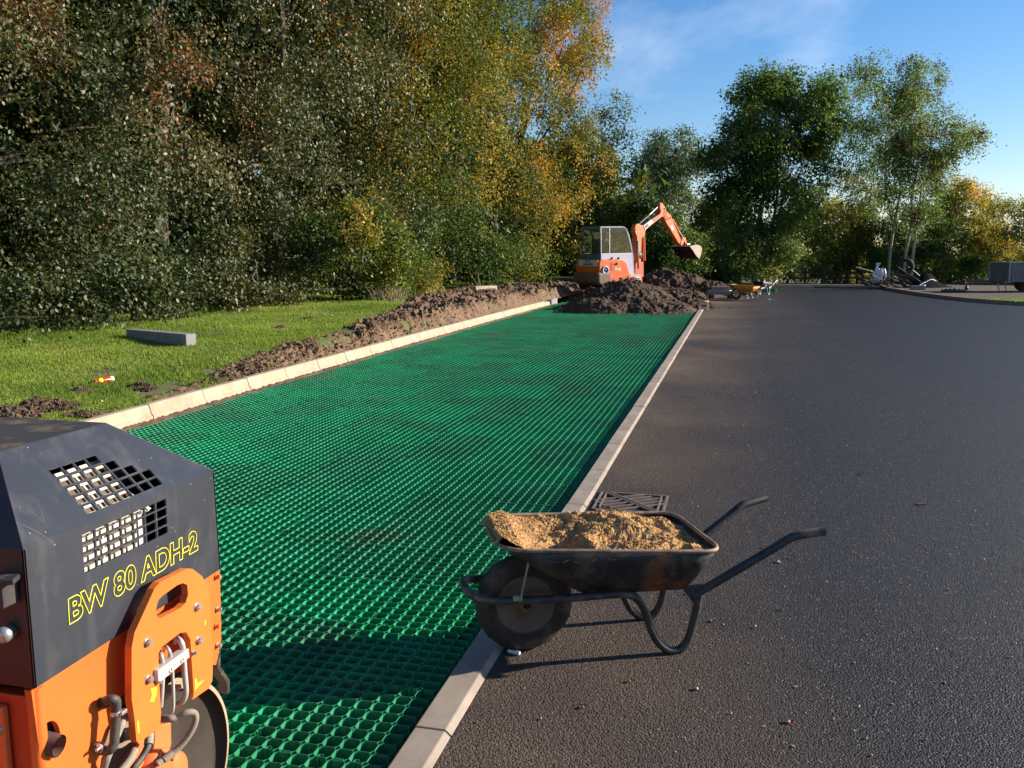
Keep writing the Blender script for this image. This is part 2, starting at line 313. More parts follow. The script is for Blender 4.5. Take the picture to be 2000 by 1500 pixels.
# tarmac: bound stones, tan dust blown in along the kerb
def tarmac():
    m,n,l,b=nodes_of('tarmac'); pos=n.new('ShaderNodeNewGeometry').outputs['Position']
    def N(t,**k):
        x=n.new(t)
        for a,v in k.items():
            if a in x.inputs: x.inputs[a].default_value=v
        return x
    def math_(op,a,bv,c=None):
        x=n.new('ShaderNodeMath'); x.operation=op
        for i,v in enumerate((a,bv,c)):
            if v is None: continue
            if isinstance(v,(int,float)): x.inputs[i].default_value=v
            else: l.new(v,x.inputs[i])
        return x.outputs[0]
    def mr(f,a,bb,c=0,d=1):
        r=N('ShaderNodeMapRange'); r.inputs['From Min'].default_value=a; r.inputs['From Max'].default_value=bb; r.inputs['To Min'].default_value=c; r.inputs['To Max'].default_value=d; l.new(f,r.inputs['Value']); return r.outputs[0]
    def mix(f,A,Bc):
        x=n.new('ShaderNodeMixRGB')
        if isinstance(f,float): x.inputs[0].default_value=f
        else: l.new(f,x.inputs[0])
        for s,v in (('Color1',A),('Color2',Bc)):
            if isinstance(v,tuple): x.inputs[s].default_value=(*v,1)
            else: l.new(v,x.inputs[s])
        return x.outputs[0]
    v=N('ShaderNodeTexVoronoi',Scale=135.0); l.new(pos,v.inputs['Vector'])
    v2=N('ShaderNodeTexVoronoi',Scale=270.0); l.new(pos,v2.inputs['Vector'])
    sep=n.new('ShaderNodeSeparateColor'); l.new(v.outputs['Color'],sep.inputs[0])
    stone=mix(mr(sep.outputs[0],.45,1),(.005,.006,.010),(.040,.042,.060))
    stone=mix(mr(sep.outputs[1],.955,.985),stone,(.22,.19,.15))  # sparse pale grains, partly glints put into the stone colour
    stone=mix(mr(v.outputs['Distance'],.42,.72),stone,(.006,.006,.007))
    sx=n.new('ShaderNodeSeparateXYZ'); l.new(pos,sx.inputs[0])
    big=N('ShaderNodeTexNoise',Scale=.55,Detail=7.0,Roughness=.6); l.new(pos,big.inputs['Vector'])
    edge=mr(sx.outputs[0],-.9,.5,1,0)
    far=mr(sx.outputs[1],4,24,0,.55); farx=mr(sx.outputs[0],2.5,-1,0,1); far2=math_('MULTIPLY',far,farx)
    near=mr(sx.outputs[1],4.6,2.2,0,.34)
    d=math_('ADD',math_('MULTIPLY',edge,.8),far2); d=math_('ADD',d,math_('MULTIPLY',near,mr(sx.outputs[0],1.4,-.4)))
    d=math_('MULTIPLY',d,mr(big.outputs['Fac'],.3,.68,.25,1.25))
    fine=N('ShaderNodeTexNoise',Scale=70.0,Detail=4.0); l.new(pos,fine.inputs['Vector'])
    d=math_('MULTIPLY',d,mr(fine.outputs['Fac'],.35,.6,.35,1.15)); 
    cl=n.new('ShaderNodeClamp'); l.new(d,cl.inputs[0])
    col=mix(cl.outputs[0],stone,(.15,.108,.078))
    l.new(col,b.inputs['Base Color'])
    l.new(mr(cl.outputs[0],0,.6,.56,.9),b.inputs['Roughness']); b.inputs['Specular IOR Level'].default_value=.2
    hsum=math_('ADD',math_('MULTIPLY',v.outputs['Distance'],-1.0),math_('MULTIPLY',v2.outputs['Distance'],-.35))
    hsum=math_('ADD',hsum,math_('MULTIPLY',sep.outputs[2],.35))
    k=N('ShaderNodeBump',Distance=.006,Strength=1.0); l.new(hsum,k.inputs['Height'])
    lf=N('ShaderNodeTexNoise',Scale=1.3,Detail=4.0); l.new(pos,lf.inputs['Vector'])
    k2=N('ShaderNodeBump',Distance=.03,Strength=.5); l.new(lf.outputs['Fac'],k2.inputs['Height']); l.new(k2.outputs[0],k.inputs['Normal'])
    l.new(k.outputs[0],b.inputs['Normal']); return m
m_tar=tarmac()
def paver():
    m,n,l,b=nodes_of('green_paver_plastic'); pos=n.new('ShaderNodeNewGeometry').outputs['Position']
    def nz(sc,d=6):
        t=n.new('ShaderNodeTexNoise'); t.inputs['Scale'].default_value=sc; t.inputs['Detail'].default_value=d; l.new(pos,t.inputs['Vector']); return t.outputs['Fac']
    def mr(f,a,bb,c=0,d=1):
        r=n.new('ShaderNodeMapRange'); r.inputs['From Min'].default_value=a; r.inputs['From Max'].default_value=bb; r.inputs['To Min'].default_value=c; r.inputs['To Max'].default_value=d; l.new(f,r.inputs['Value']); return r.outputs[0]
    def mix(f,A,Bc):
        x=n.new('ShaderNodeMixRGB'); l.new(f,x.inputs[0])
        for s,v in (('Color1',A),('Color2',Bc)):
            if isinstance(v,tuple): x.inputs[s].default_value=(*v,1)
            else: l.new(v,x.inputs[s])
        return x.outputs[0]
    c=mix(mr(nz(3),.35,.65),(.020,.25,.105),(.030,.32,.145))
    mu=n.new('ShaderNodeMath'); mu.operation='MULTIPLY'; l.new(mr(nz(.8,7),.60,.70),mu.inputs[0]); l.new(mr(nz(40,3),.42,.6),mu.inputs[1])
    c=mix(mu.outputs[0],c,(.17,.11,.065))
    dust=mr(nz(60,3),.55,.75,0,.35); c=mix(dust,c,(.10,.28,.16))
    oi=n.new('ShaderNodeObjectInfo'); hv=n.new('ShaderNodeHueSaturation'); l.new(mr(oi.outputs['Random'],0,1,.80,1.15),hv.inputs['Value']); l.new(mr(oi.outputs['Random'],0,1,.94,1.04),hv.inputs['Saturation']); l.new(c,hv.inputs['Color']); c=hv.outputs[0]; l.new(c,b.inputs['Base Color']); b.inputs['Roughness'].default_value=.42
    t=n.new('ShaderNodeBsdfTranslucent'); l.new(c,t.inputs['Color']); x=n.new('ShaderNodeMixShader'); x.inputs['Fac'].default_value=.06
    l.new(b.outputs[0],x.inputs[1]); l.new(t.outputs[0],x.inputs[2]); l.new(x.outputs[0],n['Material Output'].inputs['Surface']); return m
m_pav=paver()
m_grassg=pm('turf_ground',(.085,.105,.024),(.12,.135,.035),rough=.95,scale=4,bump=.02,bscale=30,c3=(.13,.09,.05),s3=3,lo3=.50,hi3=.62,world=True)
m_field=pm('field_ground',(.07,.09,.03),(.12,.12,.05),rough=1,scale=.3,world=True)
m_blade=leafmat('grass_blades',[(0,(.09,.15,.018)),(.5,(.20,.29,.04)),(.85,(.29,.35,.06)),(1,(.34,.32,.12))],rough=.6,trans=.3)
m_bed=pm('bark_bed',(.045,.032,.022),(.09,.065,.045),rough=1,scale=5,bump=.03,bscale=15,world=True)
# ---------------------------------------------------------------- setting: ground sheets
gx=np.linspace(-160,220,77); gy=np.linspace(-30,420,91); GX,GY=np.meshgrid(gx,gy)
def terr(Y): return -.16-.75*np.clip((Y-45)/8,0,1)**2*(3-2*np.clip((Y-45)/8,0,1))
tag(gridmesh('ground',np.stack([GX,GY,terr(GY)],-1),m_field),kind='structure')
RK=[(6.05,41.6),(6.2,38.5),(6.5,35.2),(6.95,32.4),(7.5,30.6),(8.3,29.3),(9.6,28.4),(11.5,27.9),(15,27.6),(26,27.4)]
RKs=[(v.x,v.y) for v in smoothline([(x,y,0) for x,y in RK],5)]
b=B(); b.plate([(-.866,-4,0),(26,-4,0)]+[(x,y,0) for x,y in RKs[::-1]]+[(-.3,41.6,0),(-.866,31.5,0)],[],(0,0,1),.12)
tag(b.build('tarmac_car_park',m_tar),kind='structure')
xs=np.linspace(-5.6,-.9,95); ys=np.linspace(-1.5,33,340); X_,Y_=np.meshgrid(xs,ys)
def undul(X,Y): return .009*fbm(np.asarray(X)*.55,np.asarray(Y)*.45,oct=2,seed=5)
tag(gridmesh('paver_subgrade',np.stack([X_,Y_,-.078+undul(X_,Y_)+.010*fbm(X_*6,Y_*6,oct=3,seed=3)],-1),m_subg),kind='structure')
def kx(Y):   # line of the left kerb face, bowing gently away from the tarmac
    t=np.clip((np.asarray(Y,float)-6)/22,0,1); return -5.43-.10*np.sin(PI*t)
def bank_h(Y): return np.interp(Y,[0,8.5,9.6,11,14,18,22,26,32,45],[.14,.15,.20,.27,.33,.40,.39,.36,.32,.2])
def grass_in(Y): return np.interp(Y,[0,8.4,9.3,11,14,16.5,19,22,26],[.02,.03,.14,.32,.55,.9,1.8,2.9,3.5])
def verge_z(X,Y):
    d=np.clip((kx(Y)-.13-X)/np.interp(Y,[0,9,11,50],[.9,.7,.30,.30]),0,1); d=d*d*(3-2*d)
    return .095+(bank_h(Y)-.095)*d+.03*fbm(X*.5,Y*.5,oct=3,seed=9)*d+.06*np.clip((-X-7)/4,0,1)
vx=np.concatenate([np.linspace(0,1.6,24),np.linspace(1.7,6,30),np.linspace(6.5,40,16)]); vy=np.concatenate([np.linspace(-2,32,240),np.linspace(33,60,20)])
VX,VY=np.meshgrid(vx,vy); VXX=kx(VY)-.128-VX
tag(gridmesh('verge_ground',np.stack([VXX,VY,verge_z(VXX,VY)-.004],-1),m_grassg),kind='structure')
b=B(); b.plate([(x,y,.07) for x,y in RKs]+[(26,70,.07),(26,44,.07),(6.05,44,.07),(6.05,41.9,.07)],[],(0,0,1),.3)
b.plate([(-3,41.8,.06),(6.04,41.8,.06),(6.04,44,.06),(-3,44,.06)],[],(0,0,1),.25)
tag(b.build('planting_bed_ground',m_bed),kind='structure')
# ---------------------------------------------------------------- grass blades
def blades(name,X,Y,Z,h,tint,label,seed=1,parent=None):
    r=np.random.default_rng(seed); N=len(X); a=r.uniform(0,2*PI,N); w=h*.09+.0018; ln=r.normal(0,.45,(N,2))*h[:,None]
    dx=np.cos(a)*w;dy=np.sin(a)*w; co=np.zeros((N,3,3))
    co[:,0]=np.stack([X-dx,Y-dy,Z-.006],-1); co[:,1]=np.stack([X+dx,Y+dy,Z-.006],-1); co[:,2]=np.stack([X+ln[:,0],Y+ln[:,1],Z+h],-1)
    o=rawmesh(name,co,3,m_blade,parent,tint); 
    if label: tag(o,label,'grass',kind='stuff')
    return o
N=420000; r=np.random.default_rng(3)
Y=5.4+(34-5.4)*r.random(N)**1.9; X=kx(Y)-.15-r.random(N)*5.4
gi=kx(Y)-.13-grass_in(Y)+.22*fbm(X*2.2,Y*2.2,oct=3,seed=21); bare=fbm(X*1.1,Y*1.1,oct=4,seed=31)
nearbare=(Y<9.4)&(X>-6.15)&(fbm(X*1.7+4,Y*1.7,oct=3,seed=8)>.34)
keep=(X<gi)&(bare<.85+.5*r.random(len(X)))&(~nearbare)&~((Y>26)&(bare>-.2)); X,Y=X[keep],Y[keep]
h=(.015+.026*r.random(len(X)))*(1+.6*np.clip(fbm(X*1.5,Y*1.5,oct=2,seed=4),-.5,1))*np.interp(Y,[6,20],[1,1.25])
tint=np.clip(.45+.28*fbm(X*.9,Y*.9,oct=4,seed=41)+r.normal(0,.16,len(X)),0,1)
blades('grass_verge',X,Y,verge_z(X,Y),h,tint,'short bright green grass on the raised verge between hedge and pale kerb',5)
# ---------------------------------------------------------------- soil: dug bank, heaps, clods
xs=np.linspace(0,1,84)
ys=np.concatenate([np.arange(5.8,16,.035),np.arange(16,33,.06)])
S,YB=np.meshgrid(xs,ys)
wid=grass_in(YB)+.25; XB=kx(YB)-.127-S*wid
d=np.clip(S*wid/np.interp(YB,[0,9,11,50],[.8,.6,.22,.22]),0,1); d=d*d*(3-2*d)
zz=.085+(bank_h(YB)-.085)*d
clod=np.abs(fbm(XB*5,YB*4,zz*4,oct=4,seed=61)); rid=fbm(XB*1.6,YB*1.6,oct=4,seed=62)
amp=np.clip(S*wid*6,0,1)*np.interp(YB,[6,9,11,15,30],[.4,.6,1,1.3,1.5])
edge=np.clip((S-.72)/.28,0,1)
ZB=zz+amp*(.05*rid+.085*(.35-clod)+.05*fbm(XB*11,YB*9,oct=4,seed=65,gain=.65))*(1-edge)-.10*edge*edge+.012
ZB=np.where(YB<9.2,ZB+.05*fbm(XB*1.7+4,YB*1.7,oct=3,seed=8)-.03,ZB)
bankx=XB+.075*fbm(YB*7,zz*7,S*3,oct=4,seed=66,gain=.65)*np.clip(S*wid*5,0,1)*(1-edge)
bank=gridmesh('soil_bank',np.stack([bankx,YB,ZB],-1),m_bank)
tag(bank,'long crumbly brown cut bank of dug soil behind the pale left kerb','soil bank')
def clods(name,P,s,mat,label,cat,seed=0,parent=None,kind='stuff'):
    r=np.random.default_rng(seed); N=len(P); base=np.array([(1,0,0),(-1,0,0),(0,1,0),(0,-1,0),(0,0,1),(0,0,-1)],float)
    F8=[(0,2,4),(2,1,4),(1,3,4),(3,0,4),(2,0,5),(1,2,5),(3,1,5),(0,3,5)]
    V=base[None]*(s[:,None,None])*r.uniform(.55,1.25,(N,6,1))+r.normal(0,.18,(N,6,3))*s[:,None,None]
    a=r.uniform(0,2*PI,N); c,si=np.cos(a)[:,None],np.sin(a)[:,None]
    V=np.stack([V[...,0]*c-V[...,1]*si,V[...,0]*si+V[...,1]*c,V[...,2]*.75],-1)+np.asarray(P)[:,None,:]
    co=V[:,np.array(F8)].reshape(-1,3); o=rawmesh(name,co,3,mat,parent)
    if label: tag(o,label,cat,kind=kind)
    return o
r=np.random.default_rng(15); N=14000; i=r.integers(0,len(ys)-1,N); j=(r.random(N)*70).astype(int)
P=np.stack([bankx[i,j],YB[i,j],ZB[i,j]],-1)+r.normal(0,.015,(N,3)); k=P[:,1]>8.6
clods('loose_clods',P[k],(.006+.03*r.random(N)**2.4)[k],m_bank,'small loose crumbs and clods scattered over the dug bank','soil',3)
# gravelly strip between left kerb and pavers
ys2=np.arange(5.8,27,.03); xs2=np.linspace(0,1,9); S2,Y2=np.meshgrid(xs2,ys2); X2=kx(Y2)+.004+S2*(.11+.05*fbm(Y2*1.5,0*Y2,oct=2,seed=77))
Z2=-.012-.05*S2**2+.010*fbm(X2*34,Y2*34,oct=4,seed=71,gain=.7)
tag(gridmesh('kerb_haunch_soil',np.stack([X2,Y2,Z2],-1),m_soil),'thin brown strip of crumbly soil along the foot of the left kerb','soil',kind='stuff')
def heap(name,cx,cy,rx,ry,h,rot,mat,label,seed,n=150,p=1.35,base=-.08,lump=.16,floor=None,cs=1):
    u=np.linspace(-1.15,1.15,n); U_,V_=np.meshgrid(u,u); R=np.sqrt(U_**2+V_**2)
    R=R*(1+.16*fbm(U_*1.5+seed,V_*1.5,oct=3,seed=seed)); H=h*np.clip(1-R**p,0,1)
    c,s=math.cos(rot),math.sin(rot); X=cx+(U_*rx*c-V_*ry*s); Y=cy+(U_*rx*s+V_*ry*c)
    am=np.clip((1.05-R)*4,0,1)
    Z=base+H+am*lump*(.42*fbm(X*2.4/cs,Y*2.4/cs,oct=4,seed=seed+1)+.4*(.3-np.abs(fbm(X*5/cs,Y*5/cs,H*4/cs,oct=3,seed=seed+2)))+.2*fbm(X*15/cs,Y*15/cs,oct=3,seed=seed+4))-(1-am)*.1
    o=gridmesh(name,np.stack([X,Y,Z],-1),mat,mask=(R<1.1)); tag(o,label,'soil heap'); 
    r=np.random.default_rng(seed); N=1600; ii=r.integers(5,n-5,N);jj=r.integers(5,n-5,N); k=R[ii,jj]<1.12
    Pc=np.stack([X[ii,jj],Y[ii,jj],np.maximum(Z[ii,jj],base+.03)],-1)[k]+r.normal(0,.02*cs,(k.sum(),3))
    clods('clod',Pc-0,cs*(.015+.05*r.random(k.sum())**2.5),mat,None,None,seed,o,'stuff')['kind']='stuff'
    return o
heap('soil_heap',-3.0,25.6,2.0,2.9,.86,.15,m_soild,'large dark brown soil heap on the green pavers in front of the excavator',101,n=220,lump=.13)
heap('soil_heap',-1.9,26.7,1.35,2.2,.42,.35,m_soild,'low spread of soil right of the big heap beside the flush kerb',111,n=120,lump=.2,base=-.06)
q=at(1300,560,36); heap('soil_heap',q.x,q.y,2.4,2.2,.9,.3,m_soild,'dark shaded soil heap behind the excavator under its bucket',121,n=120,base=-.05,lump=.25)
q=at(1385,575,33.5); heap('soil_heap',q.x,q.y,1.5,1.6,.45,.0,m_soild,'lumpy soil heap left of the stacked kerb stones',131,n=100,base=-.05,lump=.3)
heap('sandy_clump',-1.13,26.2,.33,.4,.2,0,m_sand,'small orange clay clump on the soil at the end of the flush kerb',141,n=40,base=-.02,lump=.12)
heap('ground_rise',-4.4,32.5,4.2,4.0,.34,0,m_soild,'churned dark soil plateau carrying the excavator',151,n=120,base=-.05,lump=.25)
# small turf and soil lumps on the verge, bottom left
for k,(px,py,sz,lab) in enumerate([(85,790,.26,'largest dark soil clod with a grass tuft at the left edge of the verge'),(15,805,.22,'crumbly brown clod in the bottom left corner of the grass beside the roller'),(155,762,.13,'small pale crumbly clod below the red bottle'),(160,796,.12,'dark clod of soil touching the back of the left kerb'),(550,657,.10,'lone tan clod on the grass left of the dug bank'),(607,642,.09,'flat pale clod on the grass close to the dug bank'),(275,752,.13,'dark crumbly patch of soil on the grass right of the red bottle')]):
    q=gp(px,py,.18); heap('turf_clod',q.x,q.y,sz*1.25,sz*.9,sz*.45,rnd.random()*3,m_soil,lab,200+k*7,n=90,base=float(verge_z(q.x,q.y))-.02,lump=.35*sz,p=1.8,cs=.35)
# ---------------------------------------------------------------- kerbs
def kerb_unit(prof,L,name,mat,bev=.004):
    b=B(); n=len(prof); v=[(x,0,z) for x,z in prof]+[(x,L-.006,z) for x,z in prof]
    b.add(v,[tuple(range(n)),tuple(range(n,2*n))[::-1]]+[(i,(i+1)%n,(i+1)%n+n,i+n) for i in range(n)])
    o=b.build(name,mat,None,bevel=bev); return o
battered=[(0,-.12),(0,.015),(-.018,.03),(-.045,.122),(-.055,.128),(-.125,.128),(-.125,-.12)]
kl=thing('raised_kerb','line of pale battered concrete kerb stones left of the green pavers','kerb',(0,0,0))
u=kerb_unit(battered,.915,'kerb_stone',m_kerb,.006); u.parent=kl; y=4.6; first=True
while y<25.6:
    o=u if first else u.copy()
    if not first: COL.objects.link(o); 
    first=False; o.location=(float(kx(y)),y,rnd.uniform(-.003,.003)); o.rotation_euler=(0,0,-math.atan2(float(kx(y+.915)-kx(y)),.915)+rnd.uniform(-.002,.002)); y+=.917
o=u.copy(); COL.objects.link(o); o.parent=kl; o.location=(float(kx(26))-.02,y+.02,-.04)
flush=[(.0,-.15),(.0,.012),(.004,.016),(.108,.016),(.136,-.008),(.138,-.15)]
kf=thing('flush_kerb','line of flat concrete edging stones between green pavers and tarmac','kerb',(0,0,0))
u=kerb_unit(flush,.915,'kerb_stone',m_kerbg,.003); u.parent=kf; y=-1.05; first=True
while y<29.6:
    o=u if first else u.copy()
    if not first: COL.objects.link(o)
    first=False; o.location=(-1.0+rnd.uniform(-.002,.002),y,rnd.uniform(-.0015,.0015)); o.rotation_euler=(0,0,rnd.uniform(-.002,.002)); y+=.917
bn=[(0,-.1),(0,.085),(-.02,.11),(-.125,.115),(-.125,-.1)]
def kerb_path(name,label,pts,mat,L=.915):
    root=thing(name,label,'kerb'); me=None; seg=[Vector((x,y,0)) for x,y in pts]; acc=0; pos=seg[0]; i=1; cur=seg[0]; out=[seg[0]]
    while i<len(seg):
        dd=(seg[i]-cur).length
        if dd+acc<L: acc+=dd; cur=seg[i]; i+=1
        else:
            cur=cur+(seg[i]-cur).normalized()*(L-acc); acc=0; out.append(cur.copy())
    u=None
    for a,bq in zip(out[:-1],out[1:]):
        if u is None: u=kerb_unit(bn,L,'kerb_stone',mat,.006); o=u
        else: o=u.copy(); COL.objects.link(o)
        o.parent=root; o.location=a; d=bq-a; o.rotation_euler=(0,0,math.atan2(-d.x,d.y))
    return root
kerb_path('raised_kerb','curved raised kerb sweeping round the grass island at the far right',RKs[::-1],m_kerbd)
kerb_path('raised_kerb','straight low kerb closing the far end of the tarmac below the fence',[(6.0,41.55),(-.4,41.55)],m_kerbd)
# ---------------------------------------------------------------- green cellular pavers
PIT=.0625; CUT=.205*PIT; NC=8; PS=NC*PIT
def panel_geo(thick=.0019,caps=True,seed=0,clips=True,i0=0):
    b=B(); r=random.Random(seed); z0,z1=-.044,0.0
    def wall(a,c,t=thick):
        a=Vector((a[0],a[1],0));c=Vector((c[0],c[1],0)); d=(c-a).normalized(); n=Vector((-d.y,d.x,0))*t/2
        if caps:
            j=r.uniform(-.0006,.0006)
            vs=[a-n,c-n,c+n,a+n]; vs=[(p.x,p.y,z0) for p in vs]+[(p.x,p.y,z1+j) for p in vs]
            b.add(vs,[(0,1,5,4),(2,3,7,6),(4,5,6,7)])
        else: b.add([(a.x,a.y,z0),(c.x,c.y,z0),(c.x,c.y,z1),(a.x,a.y,z1)],[(0,1,2,3)])
    for i in range(i0,NC):
        for j in range(NC):
            x,y=i*PIT,j*PIT
            wall((x,y+CUT),(x,y+PIT-CUT)); wall((x+CUT,y),(x+PIT-CUT,y))
            wall((x+CUT,y),(x,y+CUT)); wall((x+PIT-CUT,y),(x+PIT,y+CUT)); wall((x+CUT,y+PIT),(x,y+PIT-CUT)); wall((x+PIT-CUT,y+PIT),(x+PIT,y+PIT-CUT))
    if clips:
        def curl(x,y,a0):
            pts=[(x+.010*math.cos(a0+t),y+.010*math.sin(a0+t)) for t in np.linspace(0,4.2,7)]
            for p,q in zip(pts[:-1],pts[1:]): wall(p,q,.002)
        for k in (1,4,6): curl(k*PIT+PIT*.5,PIT*.1,0.3); curl(PIT*.1,k*PIT+PIT*.5,1.2)
        for k in (2,5):   # rectangular locking loops on the joint
            x=k*PIT; y=NC*PIT
            for a,c in (((x+.014,y-.004),(x+.048,y-.004)),((x+.014,y+.008),(x+.048,y+.008)),((x+.014,y-.004),(x+.014,y+.008)),((x+.048,y-.004),(x+.048,y+.008))): wall(a,c,.002)
        b.box((5*PIT,3*PIT,-.002),(.018,.012,.002)); b.box((2*PIT,6*PIT,-.0025),(.014,.016,.002))
    return b
pr=thing('cellular_paving','sheet of green plastic honeycomb pavers filling the bay beside the tarmac','paving',(0,0,0))
ncol=9; x0=-1.035-ncol*PS+.0; spots=[]; narrow=[]
for j in range(0,62):
    y=.9-PS*5+j*(PS+.003)
    for i in range(ncol):
        x=x0+i*PS+.0
        if y>27.6 or y<-.7: continue
        xl=float(kx(y))
        if x<xl+.02:
            if xl+.01<x+PS*.25: narrow.append((x+PS*.25,y))
            elif xl+.01<x+PS*.375: narrow.append((x+PS*.25+.03,y))
            continue
        c=(x+PS/2,y+PS/2); spots.append((x,y))
def visible(x,y):
    # in the frame and not fully hidden by the roller
    v=Vector((x+PS/2,y+PS/2,0))-CAM; f=v.dot(FWD); rr=v.dot(RGT)
    F2=f*cp-v.z*-sp if False else f*cp-v.z*sp
    return f>.5 and abs(rr)/f<.64 and y>1.3
meA=[panel_geo(seed=k).build('paver_panel',m_pav,pr) for k in range(1)][0]
spots.sort(key=lambda s:(not visible(*s),(s[0]+.25)**2+(s[1]+.25)**2))
def place_rot(x,y):
    z=float(undul(x,y)); zx=float(undul(x+PS,y)); zy=float(undul(x,y+PS)); return z,math.atan2(zy-z,PS),-math.atan2(zx-z,PS)
far=[]
for k,(x,y) in enumerate(spots):
    if not visible(x,y) and y<1.3 and k>=300: continue
    if k<300:
        o=meA if k==0 else meA.copy()
        if k: COL.objects.link(o)
        z,rx,ry=place_rot(x,y); o.location=(x+rnd.uniform(-.0015,.0015),y+rnd.uniform(-.0015,.0015),-.025+z); o.rotation_euler=(rx,ry,rnd.uniform(-.003,.003))
    else: far.append((x,y))
fb=panel_geo(caps=False,clips=False); fv=np.array(fb.v); ff=np.array(fb.f); V=[];Fc=[]
for k,(x,y) in enumerate(far):
    z,rx,ry=place_rot(x,y); M=np.array(Euler((rx,ry,rnd.uniform(-.003,.003))).to_matrix()); V.append(fv@M.T+np.array([x,y,-.025+z])); Fc.append(ff+k*len(fv))
if far:
    me=bpy.data.meshes.new('far_paver_panels'); V=np.concatenate(V);Fc=np.concatenate(Fc); me.vertices.add(len(V)); me.vertices.foreach_set('co',V.reshape(-1)); me.loops.add(Fc.size); me.loops.foreach_set('vertex_index',Fc.reshape(-1).astype(np.int32)); me.polygons.add(len(Fc)); me.polygons.foreach_set('loop_start',(np.arange(len(Fc))*4).astype(np.int32)); me.update()
    link('far_paver_panels',me,m_pav,pr)['kind']='stuff'
nb=panel_geo(clips=False,i0=2); nb.v=[(v[0]-PS*.25,v[1],v[2]) for v in nb.v]; o0=None
for k,(x,y) in enumerate([q for q in narrow if q[1]>3]):
    if o0 is None: o0=nb.build('cut_paver_panel',m_pav,pr); o=o0
    else: o=o0.copy(); COL.objects.link(o)
    z,rx,ry=place_rot(x,y); o.location=(x,y,-.026+z); o.rotation_euler=(rx,ry,rnd.uniform(-.004,.004))
# soil fallen into cells
r=np.random.default_rng(44); N=2600; X=r.uniform(-5.3,-1.05,N); Y=1.5+r.random(N)**1.3*16; k=(fbm(X*1.1,Y*1.1,oct=3,seed=81)>.15)|(r.random(N)<.18); X,Y=X[k],Y[k]
clods('soil_crumbs',np.stack([X,Y,-.068+.0*X+undul(X,Y)],-1),.006+.014*r.random(len(X)),m_soil,'brown soil crumbs fallen into the green paver cells','soil',8)
# loose stones on the tarmac
r=np.random.default_rng(46); N=5200; Y=1.0+r.random(N)**1.6*22; X=-.85+np.abs(r.normal(0,1,N))*2.0+r.random(N)**2*3
X2=r.normal(2.15,.35,260)*0; g0=gp(1430,766); X2=g0.x+r.normal(0,.28,220); Y2b=g0.y+r.normal(0,.22,220); X=np.concatenate([X,X2]);Y=np.concatenate([Y,Y2b])
s=.0013+.0052*r.random(len(X))**3+.0009*np.clip(Y/6,0,1.5)
clods('loose_grit',np.stack([X,Y,.001+s*.5],-1),s,m_stone,'pale loose grit scattered over the dark tarmac','grit',9)

# leaf litter on the verge
r=np.random.default_rng(52); N=420; Y=6+r.random(N)**1.4*14; X=kx(Y)-.5-r.random(N)*4.2; Z=verge_z(X,Y)+.028
A=r.uniform(0,2*PI,N); s=r.uniform(.012,.03,N); co=np.zeros((N,4,3)); 
for k in range(4):
    rr=s*(1 if k%2==0 else .55); co[:,k]=np.stack([X+rr*np.cos(A+k*PI/2),Y+rr*np.sin(A+k*PI/2),Z+.010*r.normal(0,1,N)],-1)
litter=rawmesh('leaf_litter',co,4,pm('litter_tan',(.34,.22,.10),(.20,.11,.05),rough=.8,scale=3,world=True)); tag(litter,'scattered small dry leaves lying in the grass of the verge','leaf litter',kind='stuff')
# ---------------------------------------------------------------- iron gully grate
q=gp(1232,983); gr=thing('gully_grate','rusty cast iron gully grate with slanting bars set in the tarmac behind the wheelbarrow','drain grate',(q.x,q.y,0))
GXs,GYs=.215,.20
b=B(); b.box((q.x,q.y,.0022),(GXs*2+.03,GYs*2+.03,.001)); b.build('grate_dark_sheet',m_black,gr)  # flat black sheet on the tarmac; the pit's darkness is only colour
b=B()
for s in (-1,1):
    b.box((q.x,q.y+s*GYs,.005),(GXs*2+.02,.018,.010)); b.box((q.x+s*GXs,q.y,.005),(.018,GYs*2-.018,.010))
b.build('grate_frame',m_iron,gr,bevel=.002)
b=B(); dgl=Vector((GXs*1.55,-GYs*1.75,0)); ang=math.atan2(dgl.y,dgl.x); n_=Vector((-math.sin(ang),math.cos(ang),0))
for s in (-1,1): b.box(Vector((q.x,q.y,.0085))+n_*s*.014,(dgl.length,.014,.015),Matrix.Rotation(ang,3,'Z'))
b.build('hinge_bar',m_iron,gr,bevel=.0015)
bars=[]
for k in range(-4,5):
    c=k*.052
    for s in (-1,1):
        L=.185-abs(k)*.012; d=Vector((math.cos(.62),math.sin(.62),0)); p=Vector((q.x,q.y,.0075))+dgl.normalized()*c*1.15+n_*0+d*s*(L/2+.022)
        if abs(p.x-q.x)>GXs*.86 or abs(p.y-q.y)>GYs*.86: continue
        e=p+d*s*L/2; 
        bb=B(); bb.box(p,(L*.98,.017,.013),Matrix.Rotation(.62,3,'Z')); bb.build('grate_bar',m_iron,gr,bevel=.0015)
for s in (-1,1):
    bb=B(); bb.box((q.x+s*(GXs-.035),q.y,.0085),(.012,GYs*1.7,.012)); bb.build('cross_bar',m_iron,gr,bevel=.0015)
